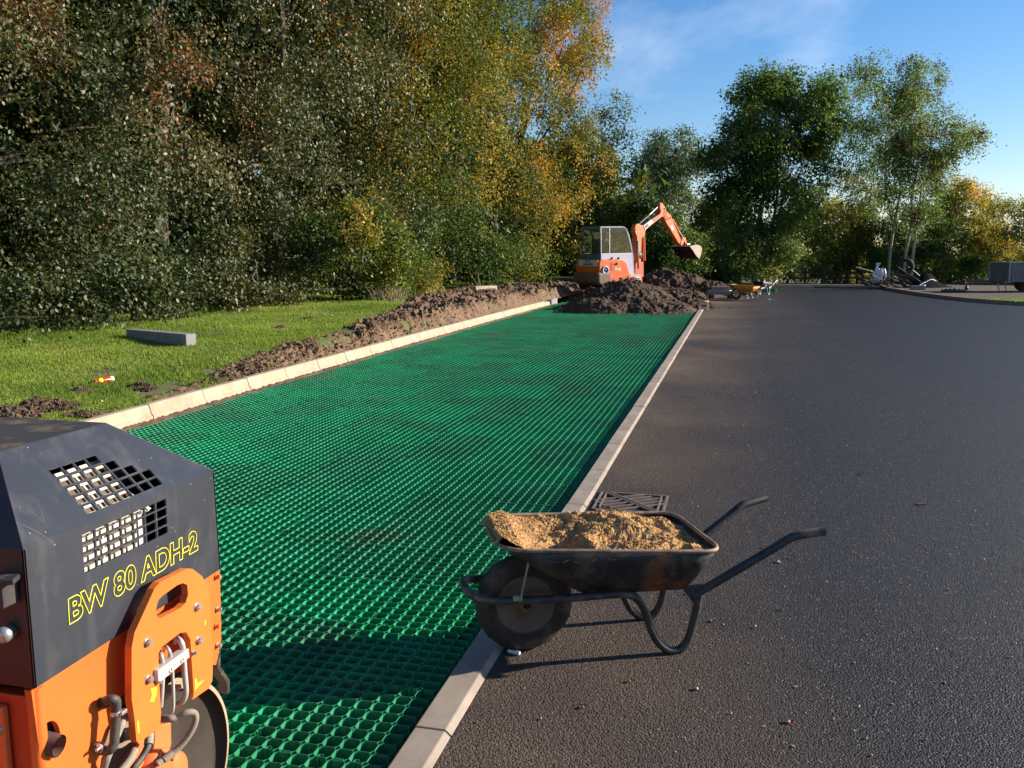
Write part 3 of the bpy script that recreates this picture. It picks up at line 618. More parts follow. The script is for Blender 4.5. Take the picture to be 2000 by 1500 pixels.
# ---------------------------------------------------------------- wheelbarrow builder, local frame: x towards handles, wheel contact at origin
def tubes_mirror(root,name,pts,r,mat,flags=(1,-1),n=10):
    for s in flags:
        B().tube(smoothline([(x,-s*v,z) for x,v,z in pts],5),r,n).build(name,mat,root,world=False)
def make_barrow(label,loc,rz,mt,mtin,mf,mw,mtyre,sand=True,scale=1,group=None,strap=m_strap):
    R=thing('wheelbarrow',label,'wheelbarrow',loc,rz,group); R.scale=(scale,)*3
    wh=B(); wr=.198
    prof=[(.118,-.036),(.150,-.050),(.178,-.046),(.192,-.030),(.198,-.012),(.198,.012),(.192,.030),(.178,.046),(.150,.050),(.118,.036)]
    wh.lathe((0,0,wr),(0,1,0),prof,48)
    for k in range(36):
        a=2*PI*k/36; c=Vector((math.cos(a)*.1945,0,wr+math.sin(a)*.1945)); wh.box(c+Vector((0,.014*(1 if k%2 else -1),0)),(.006,.024,.012),Matrix.Rotation(-a,3,'Y'))
    w=wh.build('wheel',mtyre,R,world=False)
    B().lathe((0,0,wr),(0,1,0),[(.012,-.05),(.03,-.046),(.034,-.022),(.095,-.026),(.108,-.038),(.121,-.038),(.121,.038),(.108,.038),(.095,.026),(.034,.022),(.03,.046),(.012,.05)],40).build('rim',mw,w,world=False)
    B().tube([(0,-.13,wr+.015),(0,.13,wr+.015)],.010).build('axle',mf,R,world=False)
    # lower frame loop round the wheel, running back into the leg loops
    fr=[(-.243,0,.285),(-.238,.05,.283),(-.215,.095,.272),(-.16,.118,.262),(-.05,.128,.258),(.12,.140,.256),(.34,.152,.262),(.392,.155,.256),(.43,.157,.232),(.458,.160,.185),(.483,.163,.11),(.52,.166,.045),(.565,.168,.014),(.610,.168,.018),(.642,.166,.055),(.660,.165,.12),(.676,.166,.20),(.683,.168,.262)]
    tubes_mirror(R,'leg_frame',fr,.017,mf)
    tubes_mirror(R,'handle',[(.655,.165,.235),(.70,.172,.262),(.80,.186,.322),(.93,.207,.402),(1.0,.218,.446),(1.03,.223,.466),(1.07,.229,.481),(1.172,.246,.497)],.0178,mf)
    for s in (-1,1): 
        b=B(); b.plate([(.60,s*.175,.285),(.70,s*.175,.285),(.70,s*.178,.25),(.672,s*.176,.205),(.655,s*.176,.205)],[],(0,s,0),.004); b.build('gusset',mf,R,world=False)
        b=B(); d=Vector((-.014,s*.178,.452))-Vector((-.045,s*.138,.265)); b.tube([Vector((-.045,s*.142,.262)),Vector((-.018,s*.185,.452))],.0085,8,flat=.4); b.box((-.055,s*.14,.272),(.036,.01,.02)); b.build('brace',strap,R,world=False)
    # pressed tray: loft of rounded rings
    def ring(x0,x1,w0,w1,z0,z1,rc,n=7,bow=0):
        cs=[(x0,-w0),(x1,-w1),(x1,w1),(x0,w0)]; pts=[]
        for i,(cx,cy) in enumerate(cs):
            p=Vector((cx,cy,0)); a=Vector((*cs[i-1],0)); c=Vector((*cs[(i+1)%4],0)); r1=rc
            pa=p+(a-p).normalized()*r1; pc=p+(c-p).normalized()*r1
            for k in range(n):
                t=k/(n-1); q=pa*(1-t)**2+p*2*t*(1-t)+pc*t*t; pts.append(q)
        out=[]
        m=len(pts)
        for i in range(m):
            p=pts[i]; t=(p.x-x0)/(x1-x0); out.append((p.x-bow*max(0,1-abs(p.y)/w0)*(1 if t<.2 else 0)+.0,p.y,z0+(z1-z0)*t))
        return out
    top=ring(-.125,.735,.225,.265,.495,.446,.095,bow=.03); topi=ring(-.105,.725,.217,.257,.478,.448,.09,bow=.03)
    mid=ring(.03,.70,.205,.235,.375,.365,.08); bot=ring(.195,.645,.135,.185,.262,.272,.07); m=len(top)
    b=B(); rings=[top,mid,bot]; vs=[p for r_ in rings for p in r_]; fs=[]
    for j in range(2):
        for i in range(m): fs.append((j*m+i,j*m+(i+1)%m,(j+1)*m+(i+1)%m,(j+1)*m+i))
    fs.append(tuple(range(2*m,3*m))); b.add(vs,fs,True); o=b.build('tray',mt,R,world=False)
    so=o.modifiers.new('thick','SOLIDIFY'); so.thickness=.003; so.offset=-1
    b=B(); b.tube([Vector(p)+Vector((0,0,.002)) for p in top]+[Vector(top[0])+Vector((0,0,.002))],.0085,8,False); b.build('tray_rim',mtin,R,world=False)
    if sand:
        nx,ny=420,240; U_,V_=np.meshgrid(np.linspace(-.148,.735,nx),np.linspace(-1,1,ny)); t=np.clip((U_+.12)/.855,-.05,1)
        hw=np.interp(t,[0,.06,.12,.9,.97,1],[.16,.215,.222,.250,.225,.15])*1.0; Yv=V_*hw
        rimz=.495-.049*t
        H=rimz+np.interp(t,[0,.08,.16,.28,.45,.6,.75,.88,1],[.028,.026,-.022,-.040,.012,.034,.020,-.012,-.05])*(1-V_**2*np.interp(t,[0,.15,1],[.1,.75,.75]))-.03*np.clip((-.118-U_)/.03,0,1)+.022*V_*np.interp(t,[0,.2,.8,1],[0,1,.6,0])
        H=H-.022*np.clip(np.abs(V_)-.75,0,1)*4*np.interp(t,[0,.1,.2,1],[0,0,1,1])
        lump=np.interp(t,[0,.1,.2,.32,1],[.5,.15,.25,1,1])
        H=H+lump*(.024*fbm(U_*9,Yv*9,oct=2,seed=301)+.020*(.28-np.abs(fbm(U_*10,Yv*10,H*10,oct=4,seed=303)))+.004*fbm(U_*55,Yv*55,oct=4,seed=304,gain=.75))
        dx=.006*fbm(U_*45,Yv*45,H*30,oct=2,seed=307)*lump
        s_=gridmesh('sand',np.stack([U_+dx,Yv,H],-1),m_sand); s_.matrix_world=Matrix.LocRotScale(Vector(loc),Euler((0,0,rz)),Vector((scale,)*3))
        tag(s_,'damp orange building sand heaped in the black wheelbarrow','sand')
        r=np.random.default_rng(5); N=7000; i=r.integers(2,ny-2,N); j=r.integers(2,nx-2,N); j[:500]=r.integers(2,52,500)
        P=np.stack([(U_+dx)[i,j],Yv[i,j],H[i,j]+.001],-1); clods('sand_crumb',P,.0015+.005*r.random(N)**3,m_sand,None,None,6,s_)['kind']='stuff'
    return R
make_barrow('black rusty wheelbarrow heaped with orange sand standing on the near tarmac',(-.79,3.32,0),math.radians(25.5),m_tray,m_trayin,m_blackm,m_rim,m_tyre)
q=gp(993,1275); b=B(); b.tube([(q.x,q.y,.008),(q.x+.05,q.y-.012,.010)],.0075,8); tag(b.build('paper_scrap',m_plast),'small white paper scrap against the wheelbarrow tyre','litter')
# ---------------------------------------------------------------- vibratory roller
RX=-1.35; rl=thing('road_roller','orange tandem road roller with charcoal engine hood in the near left corner','road roller',(-1.75,1.75,0))
NX=Vector((1,0,0)); Y0,Y1=1.395,2.066; HB=.722; HF=1.015; HT=1.177; KX=.162
def sd(px,py,X=RX): v=lat(px,py,X); return Vector((X,v.y,v.z))
A=Vector((RX,Y0,HB));Bq=Vector((RX,Y1,HB+.012));C_=Vector((RX,2.058,HF));D_=Vector((RX,Y0,HF))
TY0,TY1=1.515,1.852
E_=Vector((RX-KX,TY0,HT));G_=Vector((RX-KX,TY1,HT))
holes=[]
# lower grille on the vertical side: 7 x 4 openings
ga=sd(156,1045);gb=sd(165,1123);gc=sd(324,966);gd=sd(330,1036)
y_a,y_b=ga.y+.004,(gc.y+gd.y)/2; zt,zb=.995,.868
zt=ga.z; zb=gb.z
cw=(y_b-y_a)/7; ch=(zt-zb)/4
for i in range(7):
    for j in range(4):
        u0=y_a+i*cw+.003;u1=y_a+(i+1)*cw-.003; v1=zt-j*ch-.0022; v0=zt-(j+1)*ch+.0022
        holes.append([(RX,u0,v0),(RX,u1,v0),(RX,u1,v1),(RX,u0,v1)])
b=B(); b.plate([A,Bq,C_,D_],holes,NX,.005); b.build('hood_side',m_hood,rl,bevel=.0008,seg=1)
# upper grille on the sloping panel
nS=Vector((HT-HF,0,KX)).normalized(); upv=Vector((-KX,0,HT-HF)).normalized()
def sl_(px,py): return onplane(px,py,(RX,0,HF),nS)
def slp(y,k): return Vector((RX,y,HF))+upv*k
pa=sl_(112.5,910);pb=sl_(150,1015);pc=sl_(317,942)
k_t=(pa-Vector((RX,pa.y,HF))).dot(upv); k_b=(pb-Vector((RX,pb.y,HF))).dot(upv)
y_l=(pa.y+pb.y)/2; y_r=pc.y; cw2=(y_r-y_l)/7; ch2=(k_t-k_b)/5; holes=[]
for i in range(7):
    for j in range(5):
        if (i==4 and j<1) or (i==5 and j<2) or (i==6 and j<3): continue
        u0=y_l+i*cw2+.003;u1=y_l+(i+1)*cw2-.003; v1=k_t-j*ch2-.0025; v0=k_t-(j+1)*ch2+.0025
        holes.append([slp(u0,v0),slp(u1,v0),slp(u1,v1),slp(u0,v1)])
b=B(); b.plate([D_,C_,G_,E_],holes,nS,.005); b.build('hood_slope',m_hood,rl,bevel=.0008,seg=1)
W_=.85; b=B(); T4=[E_,G_,Vector((RX-W_+KX,TY1,HT)),Vector((RX-W_+KX,TY0,HT))]; b.plate(T4,[],(0,0,1),.005); b.build('hood_top',m_hoodt,rl,bevel=.002)
b=B(); Ll=RX-W_
b.plate([Bq,(Ll,Y1,HB+.012),(Ll,2.058,HF),C_],[],(0,1,0),.005); b.plate([C_,(Ll,2.058,HF),(Ll+KX,TY1,HT),G_],[],Vector((0,HT-HF,2.058-TY1)),.005)
b.build('hood_front',m_hood,rl)
b=B(); b.plate([A,(Ll,Y0,HB),(Ll,Y0,HF),D_],[],(0,-1,0),.005); b.plate([D_,(Ll,Y0,HF),(Ll+KX,TY0,HT),E_],[],Vector((0,-(HT-HF),TY0-Y0)),.005); b.build('hood_rear',pm('hood_rear_dark',(.05,.016,.014),(.035,.014,.013),rough=.5,scale=5),rl)
b=B(); b.plate([(Ll,Y0,HB),(Ll,Y1,HB),(Ll,Y1,HF),(Ll,Y0,HF)],[],(-1,0,0),.005); b.plate([(Ll,Y0,HF),(Ll,Y1,HF),(Ll+KX,TY1,HT),(Ll+KX,TY0,HT)],[],(-1,0,1),.005); b.build('hood_far_side',m_hood,rl)
# engine cowl seen through the grilles: slotted cream plate
for name,mk,y0c,y1c,k0,k1 in (('engine_cowl',lambda y,k:Vector((RX-.018,y,k)),y_a-.04,y_b-.085,zb-.03,zt+.0),('engine_cowl',lambda y,k:Vector((RX,y,HF))+upv*k-nS*.022,y_l-.03,y_r-.085,k_b-.03,k_t-.006)):
    hs=[]; pt_=ch if mk(0,0).z<.5 else ch2; rows=int((k1-k0)/pt_)
    for rr in range(rows):
        v0=k0+.004+rr*pt_+pt_*.40; v1=v0+pt_*.50
        for cc in range(2):
            L=(y1c-y0c-.02)/2; u0=y0c+.010+cc*L+.004; u1=u0+L-.005; hs.append([mk(u0,v0),mk(u1,v0),mk(u1,v1),mk(u0,v1)])
    b=B(); b.plate([mk(y0c,k0),mk(y1c,k0),mk(y1c,k1),mk(y0c,k1)],hs,NX if mk(0,0).z<.5 else nS,.004); b.build(name,m_cream,rl); off=(NX if mk(0,0).z<.5 else nS)*.012; b=B(); b.plate([mk(y0c,k0)-off,mk(y1c,k0)-off,mk(y1c,k1)-off,mk(y0c,k1)-off],[],NX if mk(0,0).z<.5 else nS,.004); b.build('cooling_fins',m_rim,rl)
b=B(); b.plate([(RX-.03,y_b-.08,zb-.02),(RX-.03,y_b-.05,zb-.02),(RX-.03,y_b-.062,zt+.01),(RX-.03,y_b-.082,zt+.01)],[],NX,.01)
b.plate([slp(y_r-.08,k_b-.03)-nS*.04,slp(y_r-.045,k_b-.03)-nS*.04,slp(y_r-.085,k_t-.03)-nS*.04,slp(y_r-.10,k_t-.03)-nS*.04],[],nS,.01); b.build('fan_guard',m_white,rl)
b=B(); b.box((RX-.36,1.72,.90),(.50,.5,.34)); b.build('hood_dark_filler',m_black,rl)  # black box added to darken the inside of the hood
# model lettering in outlined yellow print
p0=sd(133,1219,RX+.001); p1=sd(386,1072,RX+.001); dv=(p1-p0); ang=math.atan2(dv.z,dv.y)
M=Matrix(((0,0,1,p0.x-rl.location.x),(1,0,0,p0.y-rl.location.y),(0,1,0,p0.z-rl.location.z),(0,0,0,1)))@Matrix.Rotation(ang,4,'Z')
t=textmesh('model_lettering','BW 80 ADH-2',.074,m_yel,rl,M,outline=.0012,offset=.0026,shear=.06)
wd=max(v.co.y for v in t.data.vertices)-min(v.co.y for v in t.data.vertices); k=dv.y/wd
for v in t.data.vertices: v.co.y=(p0.y-rl.location.y)+(v.co.y-(p0.y-rl.location.y))*k
# orange body
body=[(RX-.006,Y0-.004,HB-.004),(RX-.006,2.072,HB+.008),(RX-.006,2.062,.53),(RX-.006,2.03,.47),(RX-.006,1.98,.50)]
c3=[(300,1330),(250,1345),(232,1370),(200,1470),(188,1540)]
body+=[sd(x,y,RX-.006) for x,y in c3]+[(RX-.006,1.50,.30),(RX-.006,Y0+.02,.30)]
ex=sd(97,1447,RX-.006); hole=[(ex.x,ex.y+.030*math.cos(a),ex.z+.042*math.sin(a)) for a in np.linspace(0,2*PI,28,endpoint=False)]
b=B(); b.plate(body,[hole],NX,.014); b.build('body_side',m_or,rl,bevel=.002)
b=B(); b.tube([(RX-.018,Y0+.016,.30),(RX-.018,Y0+.016,HB-.005)],.0175,14); b.build('body_corner_post',m_or,rl)
b=B(); b.box((RX-.428,Y0+.018,.50),(.82,.03,.40)); b.build('body_rear_panel',m_red,rl,bevel=.003)
b=B(); b.box((RX-.06-.14,Y0-.008,.50),(.26,.016,.36)); o=b.build('rear_cover_plate',m_or2,rl,bevel=.004)
b=B(); hexbolt(b,(RX-.085,Y0-.016,.63),(0,-1,0)); b.build('bolt',m_steel,rl)
b=B(); b.box((RX-W_/2,1.735,.60),(W_-.06,.62,.2)); b.build('chassis',m_drum,rl)
# rear edge fittings on the hood end
b=B(); v=onplane(10,1130,(0,Y0-.02,0),Vector((0,1,0))); b.box(v,(.05,.05,.012),Matrix.Rotation(.4,3,'Z')); b.box(v+Vector((.0,0,-.03)),(.02,.04,.05)); b.build('hood_bracket',m_blackm,rl,bevel=.003)
b=B(); v=onplane(6,1240,(0,Y0-.02,0),Vector((0,1,0))); b.lathe(v,(0,-1,0),[(0,-.02),(.016,-.02),(.018,0),(.014,.01),(0,.01)],16); b.build('hood_latch',m_steel,rl)
# exhaust stub
b=B(); b.tube([(ex.x-.10,ex.y-.004,ex.z+.005),(ex.x+.018,ex.y+.004,ex.z-.012)],.0235,24,False); b.tube([(ex.x-.09,ex.y-.004,ex.z+.005),(ex.x+.0175,ex.y+.004,ex.z-.012)],.020,24,False); b.tube([(ex.x-.095,ex.y-.004,ex.z+.005),(ex.x-.05,ex.y,ex.z)],.0205,16); b.build('exhaust_pipe',pm('exhaust',(.06,.04,.035),(.11,.07,.06),rough=.6,scale=20),rl)
# proud U shaped plate with hand slot
UX=RX+.045
def c2(x,y,X=UX): return sd(x/3.75,1100+y/3.75,X)
U=[(965,620),(985,510),(1130,190),(1170,140),(1290,80),(1370,40),(1410,42),(1480,95),(1530,190),(1545,330),(1560,700),(1555,860),(1530,915),(1410,1000),(1420,950),(1410,800),(1395,560),(1365,505),(1320,510),(1190,610),(1160,660),(1165,860),(1180,1100),(1172,1185),(1150,1215),(1015,1320),(1000,1300),(985,1130),(965,1000)]
slot=[(1145,325),(1160,270),(1190,238),(1300,160),(1340,145),(1372,160),(1378,230),(1360,290),(1320,330),(1170,405),(1152,390),(1140,360)]
b=B(); b.plate([c2(*p) for p in U],[[c2(*p) for p in slot]],NX,.018); b.build('lifting_plate',m_orp,rl,bevel=.002)
for p in ((1075,580),(1440,320),(1450,565),(1085,850)): b=B(); hexbolt(b,c2(*p),NX,.0085,.008); b.build('bolt',m_steel,rl)
b=B(); 
for p in ((1075,580),(1440,320),(1450,565),(1085,850)): b.tube([c2(*p)-NX*.05,c2(*p)-NX*.017],.013,12)
b.build('plate_spacers',m_or,rl)
for p in ((1600,335),(1590,460),(1600,600),(1592,98)): b=B(); hexbolt(b,sd(p[0]/3.75-2,1100+p[1]/3.75,RX-.004),NX,.006,.009); b.build('bolt',m_or2 if p[1] in(98,460) else m_steel,rl)
# pipe clamp and steel pipes
cl=[(1155,785),(1180,770),(1385,622),(1393,690),(1180,872),(1160,868)]
b=B(); b.plate([c2(*p,UX+.012) for p in cl],[],NX,.024); b.build('pipe_clamp',m_alu,rl,bevel=.003)
for p in ((1248,785),(1332,712)):
    b=B(); v=c2(*p,UX+.012); b.lathe(v,NX,[(.0065,0),(.006,.0015),(.003,.0015),(.003,-.001),(0,-.001)],14); b.build('clamp_screw',m_steel,rl)
for p in ((1150,868),(1415,655)): b=B(); hexbolt(b,c2(*p,UX+.001),NX,.005,.008); b.build('bolt',m_steel,rl)
def pipe(name,pts,r,mat,X=UX-.008,X2=None):
    m=len(pts); P=[c2(p[0],p[1],(p[2] if len(p)>2 else X)) for p in pts]
    b=B(); b.tube(smoothline(P,6),r,12); return b.build(name,mat,rl)
pipe('steel_pipe',[(1158,690,RX-.0),(1168,668,RX+.03),(1185,690,UX),(1190,760),(1190,880),(1178,1050,UX-.02)],.0052,m_alu)
pipe('steel_pipe',[(1200,640,RX),(1215,612,RX+.03),(1243,650,UX),(1255,720),(1265,830),(1270,1050),(1245,1105,UX-.02),(1190,1130,UX-.03)],.0040,m_alu)
pipe('steel_pipe',[(1280,580,RX),(1300,550,RX+.025),(1332,590,UX),(1342,660),(1352,800),(1362,950),(1335,1015,UX-.02),(1285,1040,UX-.04)],.0068,m_alu)
# cooling hose elbow
pipe('hose_elbow',[(765,1030,RX),(785,1005,RX+.018),(815,995,RX+.032),(848,1005,RX+.036),(853,1050,RX+.036),(850,1120,RX+.036),(840,1250,RX+.036),(835,1320,RX+.036),(805,1368,RX+.030),(735,1372,RX+.004)],.0105,m_rubber)
pipe('hose_ferrule',[(752,1028,RX-.004),(775,1012,RX+.010)],.0135,m_rubber)
b=B(); v=c2(850,1095,RX+.036); b.lathe(v-Vector((0,0,.005)),(0,0,1),[(.0105,0),(.0125,0),(.0125,.010),(.0105,.010)],20); b.box(v+Vector((.013,.006,0)),(.010,.018,.009)); b.build('hose_clamp',m_steel,rl,bevel=.001)
b=B(); v=c2(722,1352,RX+.008); b.lathe(v-Vector((0,.004,0)),(0,1,.2),[(.0105,0),(.013,0),(.013,.010),(.0105,.010)],20); b.box(v+Vector((.010,-.010,.006)),(.006,.020,.006)); b.build('hose_clamp',m_steel,rl,bevel=.001)
pipe('hydraulic_hose',[(1190,1140,UX-.03),(1240,1140,UX-.005),(1300,1128,UX+.01),(1370,1095,UX+.03),(1425,1100,UX+.04),(1430,1160,UX+.04),(1390,1250,UX+.03),(1310,1350,UX+.01),(1215,1425,UX-.01),(1150,1470,UX-.02)],.0082,m_hose)
pipe('hose_coupling',[(1195,1140,UX-.028),(1290,1133,UX+.006)],.0098,m_hose); pipe('hose_coupling',[(1270,1385,UX+.0),(1200,1440,UX-.012)],.0102,m_hose)
pipe('hydraulic_hose',[(960,1090,RX+.0),(900,1160,RX+.02),(860,1250,RX+.02),(820,1340,RX+.02),(780,1440,RX+.02),(740,1560,RX+.0)],.0085,m_hose)
pipe('hydraulic_hose',[(1095,1280,UX-.03),(1085,1340,UX-.02),(1040,1420,UX-.02),(980,1500,UX-.02),(930,1580,UX-.03)],.0082,m_rubber)
pipe('hydraulic_hose',[(985,1370,UX-.03),(950,1440,UX-.02),(880,1530,UX-.02)],.0092,m_hose)
pipe('hose_coupling',[(1095,1250,UX-.03),(1088,1330,UX-.02)],.0108,m_hose)
pipe('hydraulic_hose',[(930,1060,RX-.02),(890,1120,RX-.02),(870,1200,RX-.02),(880,1300,RX-.02)],.012,m_rubber)
# yoke bracket that carries the drum
yk=[(1010,1320),(1170,1185),(1255,1165),(1258,1330),(1215,1430),(1262,1440),(1268,1640),(860,1640),(920,1470)]
hl=[(1090+48*math.cos(a),1400+75*math.sin(a)) for a in np.linspace(0,2*PI,20,endpoint=False)]
b=B(); b.plate([c2(*p,RX-.008) for p in yk],[[c2(*p,RX-.008) for p in hl]],NX,.016); b.build('yoke_bracket',m_or2,rl,bevel=.003)
b=B(); v=c2(1150,1520,RX-.0); b.lathe(v-NX*.02,NX,[(.055,0),(.055,.03),(.045,.036),(0,.036)],32); b.build('yoke_boss',m_or2,rl)
for a in range(6): b=B(); hexbolt(b,v+NX*.014+Vector((0,.042*math.cos(a*PI/3+.3),.042*math.sin(a*PI/3+.3))),NX,.006,.005); b.build('bolt',m_or2,rl)
# drums
def drum(cy,nm):
    R_=.25; dx0=RX-.03; b=B(); b.lathe((dx0,cy,.25-.025),(-1,0,0),[(R_-.012,.0),(R_,.002),(R_,.78),(R_-.012,.782)],72); d=b.build('drum',m_drumr,rl)
    b=B(); b.lathe((dx0-.035,cy,.225),(-1,0,0),[(0,0),(R_-.03,0),(R_-.013,-.012),(R_-.012,-.034)],72); b.build('drum_side_disc',m_drum,d)
    b=B(); b.lathe((dx0-.035,cy,.225),(1,0,0),[(.07,0),(.07,.02),(.05,.03),(0,.03)],32); b.build('hub',m_or2,d); return d
drum(1.866,'drum'); drum(.85,'drum')
b=B(); b.plate([sd(x,y,RX-.03) for x,y in ((424,1262),(431,1268),(431,1302),(449,1328),(449,1352),(444,1356),(443,1333),(424,1306))],[],NX,.03); b.build('drum_scraper',m_blackm,rl,bevel=.001)
b=B(); b.plate([sd(x,y,RX-.02) for x,y in ((413,1268),(426,1258),(428,1275),(416,1287))],[],NX,.015); b.build('scraper_mount',m_cream,rl,bevel=.001)
# second half of the machine behind the frame, outside the picture: frame, tank and handlebar post
b=B(); b.box((RX-.4,.85,.62),(.74,.62,.34)); b.build('water_tank',m_or,rl,bevel=.02)
b=B(); b.box((RX-.4,1.33,.42),(.3,.2,.2)); b.build('centre_joint',m_blackm,rl,bevel=.01)
# spray marks of yellow paint
b=B()
for pts in ([(1105,920),(1150,905),(1145,960),(1125,1015),(1100,1015),(1115,965)],[(1428,850),(1440,845),(1445,880),(1500,852),(1470,885),(1430,930)],[(1500,420),(1508,420),(1507,450),(1500,452)],[(1005,1150),(1018,1160),(1022,1245),(1010,1240)]):
    b.plate([c2(*p,UX+.0006) for p in pts],[],NX,.0005)
b.build('paint_marks',m_yel,rl)
# ---------------------------------------------------------------- excavator on the soil plateau
PH=math.radians(34); ef=RGT*math.cos(PH)+FWD*math.sin(PH); el=Vector((-ef.y,ef.x,0)); er=-el
S0=at(1180,545,29.6); ex_root=S0+ef*.75+el*.62; ex_root.z=0
xc=thing('mini_excavator','orange and grey mini excavator with raised arm digging behind the large soil heap','excavator',ex_root)
UPV=Vector((0,0,1))
def ec(cx,cy): return 1100+cx/6.667,380+cy/6.667
def es(cx,cy,o=0): return onplane(*ec(cx,cy),S0-er*-o,er)      # side plane, o outwards
rearO=onplane(*ec(478,700),S0,er)
def erp(cx,cy,o=0): return onplane(*ec(cx,cy),rearO-ef*o,-ef)
side=[(480,415),(770,413),(805,425),(832,455),(862,530),(893,670),(915,790),(932,1050),(500,1050),(492,780)]
win=[(499,437),(775,435),(803,448),(822,475),(852,570),(892,758),(502,768)]
b=B(); b.plate([es(*p) for p in side],[[es(*p) for p in win]],er,.035); b.build('cab_side',m_cabw,xc,bevel=.012)
b=B(); b.plate([es(*p,-.015) for p in win],[],er,.006); b.build('window',m_glass,xc)
b=B(); b.plate([es(600,436,-.0),es(611,436,-.0),es(611,766,-.0),es(600,766,-.0)],[],er,.02); b.build('window_post',m_galv,xc)
CW=.98
def shift(l,d): return [p+el*d for p in l]
so=[es(*p) for p in side]; wo=[es(*p) for p in win]
b=B(); b.plate(shift(so,CW),[shift(wo,CW)],el,.035); b.build('cab_side',m_cab,xc,bevel=.01)
b=B(); b.plate(shift(wo,CW-.015),[],el,.006); b.build('window',m_glass,xc)
r0,r1=es(482,417),es(492,1050); rw0,rw1=es(484,455),es(490,770)
b=B(); b.plate([r0,r0+el*CW,r1+el*CW,r1],[[rw0+el*.05,rw0+el*(CW-.07),rw1+el*(CW-.07),rw1+el*.05]],-ef,.035); b.build('cab_rear',pm('cab_rear_grey',(.12,.13,.15),(.09,.10,.12),rough=.5),xc,bevel=.01)
b=B(); b.plate([rw0+el*.05,rw0+el*(CW-.07),rw1+el*(CW-.07),rw1+el*.05],[],-ef,.006); b.build('window',m_glass,xc)
b=B(); rf=[es(480,415),es(770,413),es(805,425),es(832,455)]; top=[p+UPV*.012+er*.02 for p in rf]+[p+UPV*.012+el*(CW+.02) for p in rf[::-1]]; 
for i in range(3): b.plate([rf[i]+er*.01,rf[i+1]+er*.01,rf[i+1]+el*(CW+.01),rf[i]+el*(CW+.01)],[],UPV,.03)
b.build('cab_roof',m_cab,xc,bevel=.008)
f0,f1=es(836,468),es(905,745)
b=B(); b.plate([f0,f0+el*CW,f1+el*CW,f1],[[f0+el*.05-UPV*.03,f0+el*(CW-.05)-UPV*.03,f1+el*(CW-.05)+UPV*.03,f1+el*.05+UPV*.03]],ef,.03)
f2=es(932,1050); b.plate([f1,f1+el*CW,f2+el*CW,f2],[],ef,.03); b.build('cab_front',m_cab,xc)
# seat and controls
sc=es(596,800)+el*.42; b=B(); b.box(sc+UPV*.0,(.42,.46,.12),Matrix.Rotation(math.atan2(ef.y,ef.x),3,'Z')); b.box(sc-ef*.2+UPV*.28,(.1,.42,.55),Matrix.Rotation(math.atan2(ef.y,ef.x),3,'Z')); b.box(sc-UPV*.25,(.3,.3,.4)); b.build('seat',m_rubber,xc,bevel=.03)
b=B(); 
for s in(-.25,.25): b.tube([sc+ef*.35+el*s-UPV*.2,sc+ef*.33+el*s+UPV*.3],.02,8)
b.build('control_lever',m_rubber,xc)
# body shell
eng=[(470,1020),(470,890),(488,862),(530,850),(640,838),(780,850),(818,872),(838,915),(856,985),(878,1060),(600,1062)]
RZ=math.atan2(ef.y,ef.x)
b=B(); pts=[es(*p,.10) for p in eng]; b.plate(pts,[],er,1.24); b.build('engine_cover',m_or,xc,bevel=.085,seg=4,angle=50)
base=[(560,1055),(880,1062),(1030,1068),(1032,1148),(760,1160),(560,1120)]
b=B(); b.plate([es(*p,.13) for p in base],[],er,1.28); b.build('platform',m_or,xc,bevel=.02)
cw_=[(455,1018),(600,1016),(640,1050),(640,1112),(600,1140),(500,1180),(460,1150)]
b=B(); b.plate([es(*p,.16) for p in cw_],[],er,1.34); b.build('counterweight',pm('counterweight_brown',(.13,.075,.05),(.20,.12,.085),rough=.7,scale=5),xc,bevel=.09,seg=4,angle=50)
b=B(); u0=es(468,905,.02)-ef*.062; b.box(u0+el*.50+UPV*.03,(.02,1.0,.21),Matrix.Rotation(RZ,3,'Z')); b.build('rear_panel',m_white,xc,bevel=.008)
rp_=es(468,905,.02)-ef*.075
def rear_text(nm,txt,size,off,up,al='CENTER'):
    o=rp_+el*off+UPV*up-ef*.0; X=er; Z_=-ef
    M=Matrix(((X.x,0,Z_.x,o.x-ex_root.x),(X.y,0,Z_.y,o.y-ex_root.y),(0,1,0,o.z),(0,0,0,1))); return textmesh(nm,txt,size,m_black,xc,M,offset=.004,align=al)
rear_text('rear_lettering','A K C',.105,.50,.055); rear_text('rear_phone_number','0 868 449779',.092,.50,-.045)
b=B(); c=es(550,985,.115); b.lathe(c-er*.02,er,[(.15,0),(.15,.03),(.13,.045),(.085,.045),(.085,.01),(0,.01)],28); b.build('exhaust_guard',m_cab,xc)
b=B(); b.lathe(c-er*.01,er,[(.08,.0),(.08,.02),(0,.02)],20); b.build('exhaust_hole',m_black,xc)
b=B(); b.plate([es(*p,.106) for p in ((618,890),(655,890),(655,990),(622,990))],[],er,.01); b.build('filler_recess',m_red,xc)
for p in ((715,832),(692,905),(630,832)): b=B(); b.lathe(es(*p,.09),(er+UPV*.5),[(.035,-.02),(.035,.04),(.02,.06),(0,.06)],16); b.build('cap',m_black,xc)
o=es(675,988,.104); M=Matrix(((ef.x,0,er.x,o.x-ex_root.x),(ef.y,0,er.y,o.y-ex_root.y),(0,1,0,o.z),(0,0,0,1))); textmesh('model_lettering','EX22',.115,m_white,xc,M,offset=.006,ext=.003)
b=B(); b.plate([es(*p,.136) for p in ((942,1072),(1005,1070),(1008,1112),(945,1115))],[],er,.005); b.build('number_plate',m_white,xc)
o=es(950,1104,.14); M=Matrix(((ef.x,0,er.x,o.x-ex_root.x),(ef.y,0,er.y,o.y-ex_root.y),(0,1,0,o.z),(0,0,0,1))); textmesh('fleet_number','22 10',.07,m_black,xc,M,offset=.003,ext=.002)
